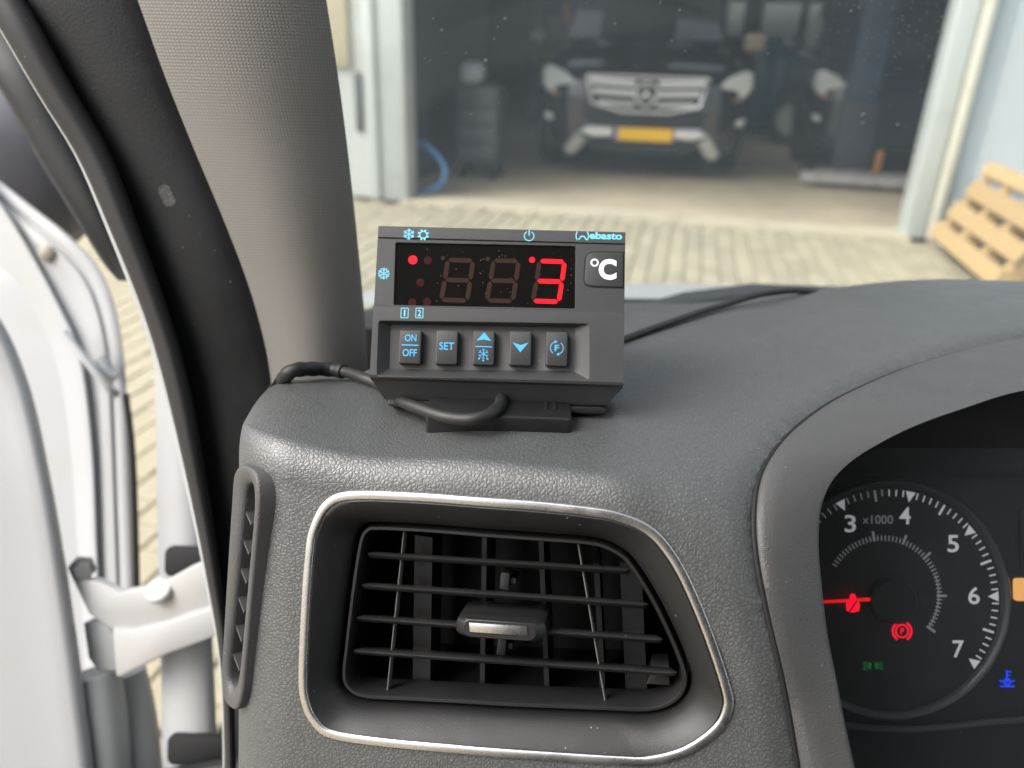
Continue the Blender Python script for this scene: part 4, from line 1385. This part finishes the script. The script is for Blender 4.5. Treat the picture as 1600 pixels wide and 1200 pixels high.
# garage floor, slab with a pale worn threshold
m, nt, bs = new_mat('garage_concrete'); M_FLOOR = m
vec = coords(nt)
c = mixc(nt, ramp(nt, noise(nt, vec, 1.1, 7, .6), [(.35, 0.0), (.7, 1.0)]), (.62, .53, .38), (.44, .37, .27))
c = mixc(nt, ramp(nt, noise(nt, vec, 5, 6, .7), [(.55, 0.0), (.75, .6)]), c, (.22, .19, .14))
nt.links.new(c, bs.inputs['Base Color']); bs.inputs['Roughness'].default_value = .45
fl = MB().wbox(-4.5, 9, .16, 12.4, -.06, .012, MG).build('garage_floor', M_FLOOR, None, 0, loc=gp(2, 6)); tag(fl, kind='structure')
M_THR = paint('worn_threshold', (.56, .50, .38), .7, (.3, .26, .18), .7, 2.5, 0)
th = MB().wbox(-.02, UR + .02, -.12, .16, -.06, .018, MG).build('door_threshold', M_THR, None, 0, loc=gp(1.5, 0)); tag(th, kind='structure')

# garage building
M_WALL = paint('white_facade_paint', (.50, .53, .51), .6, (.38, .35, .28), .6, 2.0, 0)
M_WALLR = paint('pale_blue_wall_paint', (.42, .475, .51), .55, (.4, .4, .36), .35, 1.6, 0)
M_POST = paint('door_frame_paint', (.48, .52, .51), .45, (.35, .36, .32), .5, 3.0, .1)
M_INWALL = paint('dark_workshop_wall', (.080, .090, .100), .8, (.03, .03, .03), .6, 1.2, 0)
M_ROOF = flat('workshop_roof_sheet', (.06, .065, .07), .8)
gar = empty('garage_building', gp(2, 3), 'pale workshop building with a wide open doorway', 'building')
HW = 2.75
MB().wbox(-4.6, -.30, -.02, .12, 0, HW, MG).build('front_wall', M_WALL, gar, 0)
MB().wbox(-4.6, UW + 3, .0, .14, 2.42, HW, MG).build('lintel', M_WALL, gar, 0)
MB().rbox(-.29, .02, -.10, .14, 0, 2.42, .015, MG).build('door_post', M_POST, gar, 40)
MB().rbox(-.25, -.19, -.13, -.099, .02, 2.4, .01, MG).build('door_track', M_POST, gar, 40)
MB().rbox(UR - .02, UR + .12, -.06, .16, 0, 2.42, .015, MG).build('door_post', M_POST, gar, 40)
MB().rbox(UR + .125, UR + .19, -.12, .10, 0, 2.42, .02, MG).build('door_track', paint('track_cream', (.58, .57, .48), .5, (.4, .38, .3), .5, 4, .1), gar, 40)
MB().wbox(UR + .195, UW + .02, -.03, .14, 0, 2.42, MG).build('front_wall', M_WALLR, gar, 0)
MB().wbox(UW + .02, UW + .22, -9, .14, 0, HW, MG).build('side_wing_wall', M_WALLR, gar, 0)
for v0 in (-1.2, -2.4):
    MB().rbox(UW - .012, UW + .018, v0 - .05, v0, 0, HW - .05, .006, MG).build('wall_seam_strip', M_WALLR, gar, 40)
p0 = gp(UW - .05, -1.62)
MB().tube([p0 + Vector((0, 0, .02)), p0 + Vector((0, 0, 2.7))], .045, 14).build('downpipe', paint('blue_pipe', (.25, .42, .62), .4, (.3, .3, .3), .3, 4), gar, 60)
# framed hatch and a slot on the left facade
MB().rbox(-.78, -.42, -.055, -.018, .95, 2.3, .01, MG).build('hatch_cover', paint('beige_hatch', (.50, .46, .34), .6, (.3, .26, .2), .5, 4, 0), gar, 40)
MB().rbox(-.40, -.345, -.045, -.018, .50, .92, .008, MG).build('letter_slot', flat('dull_slot', (.12, .13, .13), .6), gar, 40)
# inside
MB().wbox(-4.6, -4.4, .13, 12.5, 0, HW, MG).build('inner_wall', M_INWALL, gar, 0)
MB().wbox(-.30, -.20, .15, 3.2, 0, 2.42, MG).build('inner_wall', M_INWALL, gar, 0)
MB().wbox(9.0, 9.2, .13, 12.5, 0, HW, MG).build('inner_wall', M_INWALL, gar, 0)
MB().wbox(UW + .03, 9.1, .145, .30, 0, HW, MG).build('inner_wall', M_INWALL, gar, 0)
# roof sheets with skylight openings added to light the bay and the car's windscreen
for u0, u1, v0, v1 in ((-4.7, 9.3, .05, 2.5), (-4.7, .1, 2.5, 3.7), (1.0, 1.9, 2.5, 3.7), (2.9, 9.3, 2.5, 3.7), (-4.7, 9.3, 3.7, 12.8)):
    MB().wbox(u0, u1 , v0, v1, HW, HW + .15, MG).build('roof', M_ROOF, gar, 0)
# back wall with a window band
WZ0, WZ1 = 1.22, 1.95
wins = [(2.55, 2.95), (3.25, 4.05), (4.12, 4.9), (5.3, 5.75), (-.2, .5), (.6, 1.1)]
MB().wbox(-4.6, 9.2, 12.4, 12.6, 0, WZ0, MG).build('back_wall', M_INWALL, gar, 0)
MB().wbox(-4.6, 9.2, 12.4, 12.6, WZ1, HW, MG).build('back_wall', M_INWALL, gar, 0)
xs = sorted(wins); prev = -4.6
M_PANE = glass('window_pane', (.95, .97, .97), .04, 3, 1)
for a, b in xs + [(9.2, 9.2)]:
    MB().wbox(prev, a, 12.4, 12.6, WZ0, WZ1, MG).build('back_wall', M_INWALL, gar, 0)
    if b > a:
        w = MB()
        for x0, x1, z0, z1 in ((a, b, WZ0, WZ0 + .04), (a, b, WZ1 - .04, WZ1), (a, a + .04, WZ0 + .04, WZ1 - .04), (b - .04, b, WZ0 + .04, WZ1 - .04)):
            w.wbox(x0, x1, 12.42, 12.48, z0, z1, MG)
        fo = w.build('window', M_POST, gar, 0)
        MB().wbox(a + .04, b - .04, 12.445, 12.452, WZ0 + .04, WZ1 - .04, MG).build('pane', M_PANE, fo, 0)
    prev = b

# ------------------------------------------------------------------ vehicles in the garage
M_BLACK = plastic('black_car_paint', (.010, .011, .013), .18, None, spec=.6)
M_BLACK.node_tree.nodes['Principled BSDF'].inputs['Coat Weight'].default_value = .6
M_CARGLASS = plastic('car_window_glass', (.010, .012, .014), .06, None, spec=.6)
M_SILVER = flat('silver_trim', (.80, .81, .82), .32, .45)
M_DULL = flat('dull_grey_trim', (.34, .33, .31), .45)
M_LAMP, nt, bs = new_mat('headlamp_glass')
bs.inputs['Base Color'].default_value = (.62, .65, .64, 1); bs.inputs['Roughness'].default_value = .15; bs.inputs['Coat Weight'].default_value = 1.0
M_AMBER = flat('amber_reflector', (.45, .24, .16), .3)
M_TYRE = flat('tyre_rubber', (.014, .014, .014), .8)
def car(name, pos, heading, label, paintm, detail=True):
    root = empty(name, pos, label, 'car')
    h = R(heading)
    # local: x right as seen from the front, y back along the car, z up
    Mx = Matrix.Translation(Vector(pos)) @ Matrix.Rotation(h, 4, 'Z')
    def W(x, y, z): return Mx @ Vector((x, y, z))
    def sec(y, w, zb, zt, top=.06):
        half = [(0, zt), (.45 * w, zt - .005), (.75 * w, zt - top * .35), (.92 * w, zt - top), (.985 * w, zt - top * 2.4), (w, (zb + zt) / 2 + .05), (.99 * w, zb + .18), (.955 * w, zb + .05), (.88 * w, zb), (0, zb)]
        pts = half + [(-x, z) for x, z in half[-2:0:-1]]
        return [W(x, y, z) for x, z in pts]
    secs = [(.0, .56, .30, .78, .06), (.02, .68, .27, .86, .06), (.08, .82, .25, .93, .07), (.20, .90, .24, 1.0, .07), (.45, .945, .24, 1.05, .07), (.9, .96, .25, 1.10, .07), (1.35, .965, .25, 1.15, .08), (2.2, .97, .25, 1.15, .10), (3.4, .97, .25, 1.15, .10), (4.5, .95, .28, 1.12, .10), (4.95, .85, .34, 1.0, .10)]
    MB().loops([sec(*s) for s in secs], cap0=True, cap1=True).build('body', paintm, root, 40)
    gh = [(1.22, .74, 1.10, 1.13), (1.5, .74, 1.10, 1.33), (1.85, .72, 1.10, 1.58), (2.1, .70, 1.10, 1.72), (2.6, .69, 1.10, 1.79), (3.9, .68, 1.10, 1.78), (4.5, .66, 1.10, 1.60), (4.85, .64, 1.05, 1.15)]
    MB().loops([[W(x, y, z) for x, z in ((-w * 1.16, zb), (-w * 1.03, (zb + zt) / 2), (-w * .9, zt - .04), (-w * .6, zt), (w * .6, zt), (w * .9, zt - .04), (w * 1.03, (zb + zt) / 2), (w * 1.16, zb))] for y, w, zb, zt in gh], cap0=True, cap1=True).build('cabin', paintm, root, 40)
    ws = [[W(x * k, y - .012, z + .006) for x in (-1, -.5, 0, .5, 1)] for y, z, k in ((1.27, 1.175, .78), (1.50, 1.335, .74), (1.85, 1.585, .69), (2.06, 1.70, .66))]
    MB().loops(ws, closed=False).build('windscreen', M_CARGLASS, root, 40)
    for s in (-1, 1):
        MB().disc(W(s * .985, .95, .37), Mx.to_3x3() @ Vector((s, 0, 0)), 0, [(.30, -.24), (.36, -.20), (.37, -.1), (.36, -.02), (.29, 0), (.28, -.03), (.08, -.02), (0, -.02)], 28).build('wheel', M_TYRE, root, 40)
        MB().disc(W(s * .985, 3.95, .37), Mx.to_3x3() @ Vector((s, 0, 0)), 0, [(.30, -.24), (.36, -.20), (.37, -.1), (.36, -.02), (.29, 0), (.28, -.03), (.08, -.02), (0, -.02)], 28).build('wheel', M_TYRE, root, 40)
        fr = Frame((0, 0, 0), 0, 0)
        # local poly extruded along y
        def slab(poly, y0, y1, nm, mat, bev=.012, yslope=0.0):
            ls = []
            for pl, y in ((poly, y1), (poly, y0 + bev), (inset(poly, bev), y0)):
                ls.append([W(x, y + yslope * max(abs(x) - .5, 0), z) for x, z in pl])
            return MB().loops(ls, cap0=True, cap1=True).build(nm, mat, root, 30)
        if s == -1:
            globals()['_slab'] = slab
        hl = [(s * .56, .70), (s * .60, .80), (s * .72, .90), (s * .86, .955), (s * .93, .93), (s * .935, .80), (s * .88, .73), (s * .70, .68)]
        lamp = slab(hl, -.02, .25, 'headlight', M_LAMP, .02, .34)
        slab([(s * .66, .695), (s * .86, .745), (s * .86, .715), (s * .68, .672)], -.03, .10, 'turn_signal', M_AMBER, .005, .34)
        slab([(s * .63, .50), (s * .90, .555), (s * .90, .495), (s * .66, .455)], -.02, .2, 'running_lamp', M_LAMP, .01, .34)
        if detail:
            # silver pad beside the plate, dull guard sweeping down outside it
            slab([(s * .265, .375), (s * .27, .455), (s * .50, .46), (s * .58, .41), (s * .44, .365)], -.065, .1, 'bumper_pad', M_SILVER, .02)
            slab([(s * .50, .345), (s * .595, .405), (s * .70, .26), (s * .67, .20), (s * .59, .21), (s * .53, .29)], -.055, .1, 'bumper_guard', M_DULL, .02)
        mir = MB().rbox(s * 1.12 - .11, s * 1.12 + .11, 1.40, 1.55, 1.08, 1.26, .05, Mx).build('door_mirror', paintm if s < 0 else flat('mirror_beige_reflection', (.5, .42, .3), .4), root, 60)  # beige on one mirror paints what it reflects
        slab2 = [(s * .84, 1.16), (s * .92, 1.16), (s * .70, 1.70), (s * .66, 1.70)]
    if detail:
        slab = globals()['_slab']
        g = slab([(-.52, .88), (.52, .88), (.46, .66), (.20, .60), (-.20, .60), (-.46, .66)], -.035, .05, 'grille', M_DARK, .01)
        gb = (-.52, .52)
        def bar(z, w, nm='grille_bar', hgt=.045):
            for s in (-1, 1):
                MB().loops([[W(x, y, z + dz - .02 * (1 - abs(x) / .5)) for y, dz in ((-.06, 0), (-.075, hgt * .45), (-.06, hgt), (-.03, hgt), (-.03, 0))] for x in (s * .10, s * w * .5, s * w)], cap0=True, cap1=True).build(nm, M_SILVER, g, 30)
        bar(.815, .50, hgt=.055); bar(.735, .47, hgt=.05); bar(.650, .42, hgt=.04)
        ch = [W(x, -.05, z) for x, z in ((-.53, .885), (.53, .885), (.47, .655), (.2, .592), (-.2, .592), (-.47, .655), (-.53, .885))]
        MB().tube(ch, .012, 8).build('grille_surround', M_SILVER, g, 40)
        cst = W(0, -.085, .745)
        fx = Mx.to_3x3()
        MB().tube([cst + fx @ Vector((.095 * math.cos(a), 0, .095 * math.sin(a))) for a in [2 * math.pi * k / 32 for k in range(33)]], .010, 8).build('star_ring', M_SILVER, g, 60)
        for k in range(3):
            a = R(90 + 120 * k)
            e = Vector((math.cos(a), 0, math.sin(a))); pr = Vector((-math.sin(a), 0, math.cos(a)))
            MB().add([cst + fx @ (pr * .020), cst + fx @ (e * .092), cst + fx @ (pr * -.020), cst + fx @ Vector((0, -.014, 0)), cst + fx @ Vector((0, .006, 0))], [[0, 1, 3], [1, 2, 3], [0, 4, 1], [1, 4, 2], [0, 3, 4], [2, 4, 3]]).build('star_point', M_SILVER, g, 0)
        slab([(-.56, .60), (.56, .60), (.50, .47), (-.50, .47)], -.02, .05, 'bumper_opening', M_DARK, .01)
        slab([(-.48, .34), (.48, .34), (.42, .24), (-.42, .24)], -.05, .05, 'lower_opening', M_DARK, .01)
        M_PLATE, nt, bs = new_mat('yellow_plate'); bs.inputs['Base Color'].default_value = (.85, .50, .01, 1); bs.inputs['Roughness'].default_value = .4
        pl = slab([(-.26, .46), (.26, .46), (.26, .35), (-.26, .35)], -.080, -.05, 'number_plate', M_PLATE, .003)
        slab([(-.258, .457), (-.225, .457), (-.225, .353), (-.258, .353)], -.084, -.078, 'plate_band', flat('plate_blue', (.05, .12, .42), .4), .001)
    return root
cpos = at(1003, 217, 6.95); cpos.z = 0
car('parked_car', (cpos.x, cpos.y, .014), -6, 'black car facing out of the garage with silver grille and yellow number plate', M_BLACK)
M_DKBLUE = plastic('dark_blue_car_paint', (.016, .022, .030), .2, None, spec=.6)
q = on_z(1405, 282, 0)
car('parked_car', (q.x, q.y, .014), -14, 'dark car half hidden behind the right door post, next to the blue lift', M_DKBLUE, False)
M_TEAL = paint('teal_paint', (.02, .17, .24), .35, (.05, .07, .08), .5, 4, .4)
q = on_z(1192, 205, 0)
tc = empty('teal_cabinet', q, 'teal tool cabinet standing at the back of the garage under the windows', 'cabinet')
MTc = Matrix.Translation(q) @ Matrix.Rotation(rot, 4, 'Z')
MB().rbox(-.28, .28, -.25, .25, .08, 1.22, .02, MTc).build('carcass', M_TEAL, tc, 40)
for x0 in (-.265, .01):
    MB().rbox(x0, x0 + .255, -.275, -.248, .12, 1.18, .008, MTc).build('door', M_TEAL, tc, 40)
MB().wbox(-.26, .26, -.22, .22, .0, .08, MTc).build('plinth', M_DARK, tc, 0)
q = on_z(1232, 228, 0)
wp = empty('spare_wheel', q, 'spare wheel with pale rim leaning in front of the teal cabinet', 'wheel')
fd = (CAM_POS - q); fd.z = 0; fd.normalize()
MB().disc(q + Vector((0, 0, .33)), fd, 0, [(.22, -.11), (.31, -.10), (.33, -.03), (.33, .03), (.31, .09), (.22, .10), (.215, .05), (.05, .04), (0, .04)], 28).build('tyre', M_TYRE, wp, 40)
MB().disc(q + Vector((0, 0, .33)) + fd * .05, fd, 0, [(.20, 0), (.205, .03), (.18, .02), (.06, .045), (0, .05)], 28).build('rim', flat('rim_grey', (.5, .5, .48), .4), wp, 40)

# blue two-post lift with low arms
M_LIFT = paint('lift_blue', (.030, .055, .105), .45, (.03, .03, .03), .6, 6, .1)
lp = on_z(1318, 285, 0)
lift = empty('vehicle_lift', lp, 'blue vehicle lift post with grey arms low over the garage floor at right', 'car lift')
ML = Matrix.Translation(lp) @ Matrix.Rotation(rot, 4, 'Z')
MB().rbox(-.13, .13, -.12, .12, .04, 2.6, .02, ML).build('post', M_LIFT, lift, 40)
MB().rbox(-.3, .3, -.3, .3, .0, .045, .01, ML).build('foot_plate', M_LIFT, lift, 40)
MB().rbox(-.16, .16, -.17, -.122, .12, .75, .02, ML).build('carriage', flat('lift_dark', (.03, .035, .045), .5), lift, 40)
M_ARM = paint('lift_arm_grey', (.34, .33, .32), .5, (.12, .1, .08), .6, 8, 0)
for y0, a in ((-.30, 3), (-.55, -2)):
    MB().rbox(-.45, 1.35, y0, y0 + .14, .06, .14, .02, ML @ Matrix.Rotation(R(a), 4, 'Z')).build('arm', M_ARM, lift, 40)
MB().disc(ML @ Vector((-.38, -.24, .13)), (0, 0, 1), 0, [(.075, 0), (.075, .05), (.06, .06), (0, .06)], 20).build('arm_pad', M_RUBBER, lift, 40)
MB().rbox(.18, .24, -.30, -.24, .14, .34, .01, ML).build('warning_tag', flat('orange_tag', (.40, .17, .04), .6), lift, 40)

# things along the dark left wall
M_BROWN2 = paint('worn_orange_steel', (.42, .24, .10), .6, (.08, .05, .03), .7, 9, 0)
jp = gp(.62, 4.6)
jk = empty('engine_hoist', jp, 'worn brown hoist with a slanting arm in the dark garage left of the black car', 'hoist')
MB().tube([jp + Vector((0, 0, .02)), jp + Vector((.05, 0, 1.55))], .05, 10).build('mast', M_INWALL, jk)
MB().tube([jp + Vector((.08, -.05, .75)), jp + Vector((-.12, -.05, 1.3)), jp + Vector((-.2, -.05, 1.55))], .055, 10).build('arm', M_BROWN2, jk)
MB().tube([jp + Vector((.08, -.05, .75)), jp + Vector((.42, -.05, .74))], .035, 10).build('brace', M_BROWN2, jk)
MB().tube([jp + Vector((-.5, -.3, .05)), jp + Vector((.55, -.35, .05))], .05, 10).build('leg', M_BROWN2, jk)
tp_ = gp(.30, 1.2)
tw = empty('tool_trolley', tp_, 'grey tool trolley in the shadow behind the left door post', 'trolley')
MT = Matrix.Translation(tp_) @ Matrix.Rotation(rot, 4, 'Z')
MB().rbox(-.22, .16, -.2, .2, .14, .80, .02, MT).build('cabinet', paint('trolley_grey', (.05, .056, .065), .4, (.04, .04, .04), .6, 7, .2), tw, 40)
for k in range(4):
    MB().rbox(-.20, .14, -.215, -.199, .18 + k * .15, .30 + k * .15, .006, MT).build('drawer', paint('drawer_grey', (.075, .082, .095), .4, (.05, .05, .05), .6, 7, .2), tw, 40)
for sx in (-.17, .11):
    for sy in (-.15, .15):
        MB().disc(MT @ Vector((sx, sy, .07)), GU, 0, [(.055, -.02), (.06, 0), (.055, .02)], 14).build('castor', M_TYRE, tw, 40)
MB().rbox(-.20, .0, -.17, .05, .80, .98, .05, MT).build('tool_bag', flat('pale_bag', (.30, .32, .34), .7), tw, 60)
# steel shelving with a few boxes further back on the left
sp_ = gp(.35, 5.9)
MS = Matrix.Translation(sp_) @ Matrix.Rotation(rot, 4, 'Z')
shf = empty('steel_shelving', sp_, 'dark steel shelving unit at the back left of the garage', 'shelving')
M_SHELF = paint('shelf_grey_blue', (.10, .12, .15), .5, (.05, .05, .05), .6, 5, 0)
for x in (-.55, .5):
    for y in (-.2, .2):
        MB().wbox(x, x + .05, y - .025, y + .025, 0, 2.0, MS).build('upright', M_SHELF, shf, 0)
for z in (.15, .65, 1.15, 1.6):
    MB().wbox(-.50, .50, -.22, .22, z, z + .03, MS).build('shelf', M_SHELF, shf, 0)
for x, z, w, h_, col_, lab in ((-.32, .68, .34, .30, (.36, .25, .14), 'brown cardboard box on the middle shelf of the steel shelving'), (.18, .68, .38, .24, (.30, .33, .36), 'grey plastic crate on the middle shelf of the steel shelving'),
                            (-.10, 1.18, .44, .26, (.34, .20, .09), 'rust brown box on the upper shelf of the steel shelving'), (.2, .18, .30, .36, (.09, .17, .30), 'blue canister on the lowest shelf of the steel shelving')):
    bo = MB().rbox(x - w / 2, x + w / 2, -.20, .16, z, z + h_, .015, MS).add([MS @ Vector(p) for p in ((x - w / 2 + .02, -.202, z + h_ * .55), (x + w / 2 - .02, -.202, z + h_ * .55), (x + w / 2 - .02, -.202, z + h_ * .65), (x - w / 2 + .02, -.202, z + h_ * .65))], [[0, 1, 2, 3]]).build('storage_box', flat('box_' + lab.split()[0], col_, .7), None, 40, loc=MS @ Vector((x, 0, z)))
    tag(bo, lab, 'box', 'boxes on the garage shelving')
# blue air hose hanging by the left post
hs_ = [gp(-.08, .30, .42), gp(-.02, .29, .40), gp(.09, .26, .36), gp(.19, .24, .27), gp(.225, .22, .18), gp(.19, .20, .10), gp(.10, .18, .045), gp(.03, .20, .04)]
ho = MB().tube(hs_, .020, 10, 50).build('air_hose', flat('hose_blue', (.10, .26, .52), .45), None, 60, loc=gp(.1, .3))
tag(ho, 'blue hose curling down to the garage floor beside the left door post', 'hose')

# ------------------------------------------------------------------ pallet leaning on the side wall
def wood(name, col):
    m, nt, bs = new_mat(name)
    vec = coords(nt, (9, 1.2, 9))
    oi = node(nt, 'ShaderNodeObjectInfo')
    n1 = noise(nt, vec, 6, 6, .65)
    c = mixc(nt, ramp(nt, n1, [(.35, 0.0), (.7, 1.0)]), col, tuple(x * .62 for x in col))
    c = mixc(nt, oi.outputs['Random'], c, tuple(x * .72 for x in col))
    nt.links.new(c, bs.inputs['Base Color']); bs.inputs['Roughness'].default_value = .75
    bump(nt, bs, n1, .3, .004)
    return m
M_WOOD = wood('pallet_pine', (.62, .44, .22))
def pallet(foot, lean, label):
    root = empty('wooden_pallet', foot, label, 'pallet')
    # local: x = along the wall (towards the van), y = up the slope, z = out of the wall
    ex = -GV
    ey = (GU * math.sin(R(lean)) + Vector((0, 0, math.cos(R(lean)))))
    ez = ex.cross(ey)
    if ez.dot(-GU) < 0: ez = -ez
    def P3(x, y, z): return Vector(foot) + ex * x + ey * y + ez * z
    def plank(x0, x1, y0, y1, z0, z1, nm):
        ls = []
        for x, e in ((x0, .004), (x0 + .004, 0), (x1 - .004, 0), (x1, .004)):
            ls.append([P3(x, y, z) for y, z in ((y0 + e + .003, z0 + e), (y1 - e - .003, z0 + e), (y1 - e, z0 + e + .003), (y1 - e, z1 - e - .003), (y1 - e - .003, z1 - e), (y0 + e + .003, z1 - e), (y0 + e, z1 - e - .003), (y0 + e, z0 + e + .003))])
        MB().loops(ls, cap0=True, cap1=True).build(nm, M_WOOD, root, 30)
    LN = 1.02
    nb = 7
    for k in range(nb):
        y0 = k * (LN - .105) / (nb - 1)
        plank(-.01 + .012 * ((k * 7) % 3 - 1), 1.2 + .01 * ((k * 5) % 3 - 1), y0, y0 + .105, .122, .146, 'deck_board')
    for x0 in (0, .36, .74, 1.10):
        plank(x0, x0 + .09, 0.004, LN, .024, .121, 'stringer')
    for k in range(4):
        y0 = k * (LN - .1) / 3
        plank(0, 1.2, y0, y0 + .1, 0, .023, 'bottom_board')
    return root
f0 = on_z(1446, 386, 0)
foot = f0 + GU * .13
pallet((foot.x, foot.y, .02), 27, 'pale wooden pallet leaning against the blue white side wall')
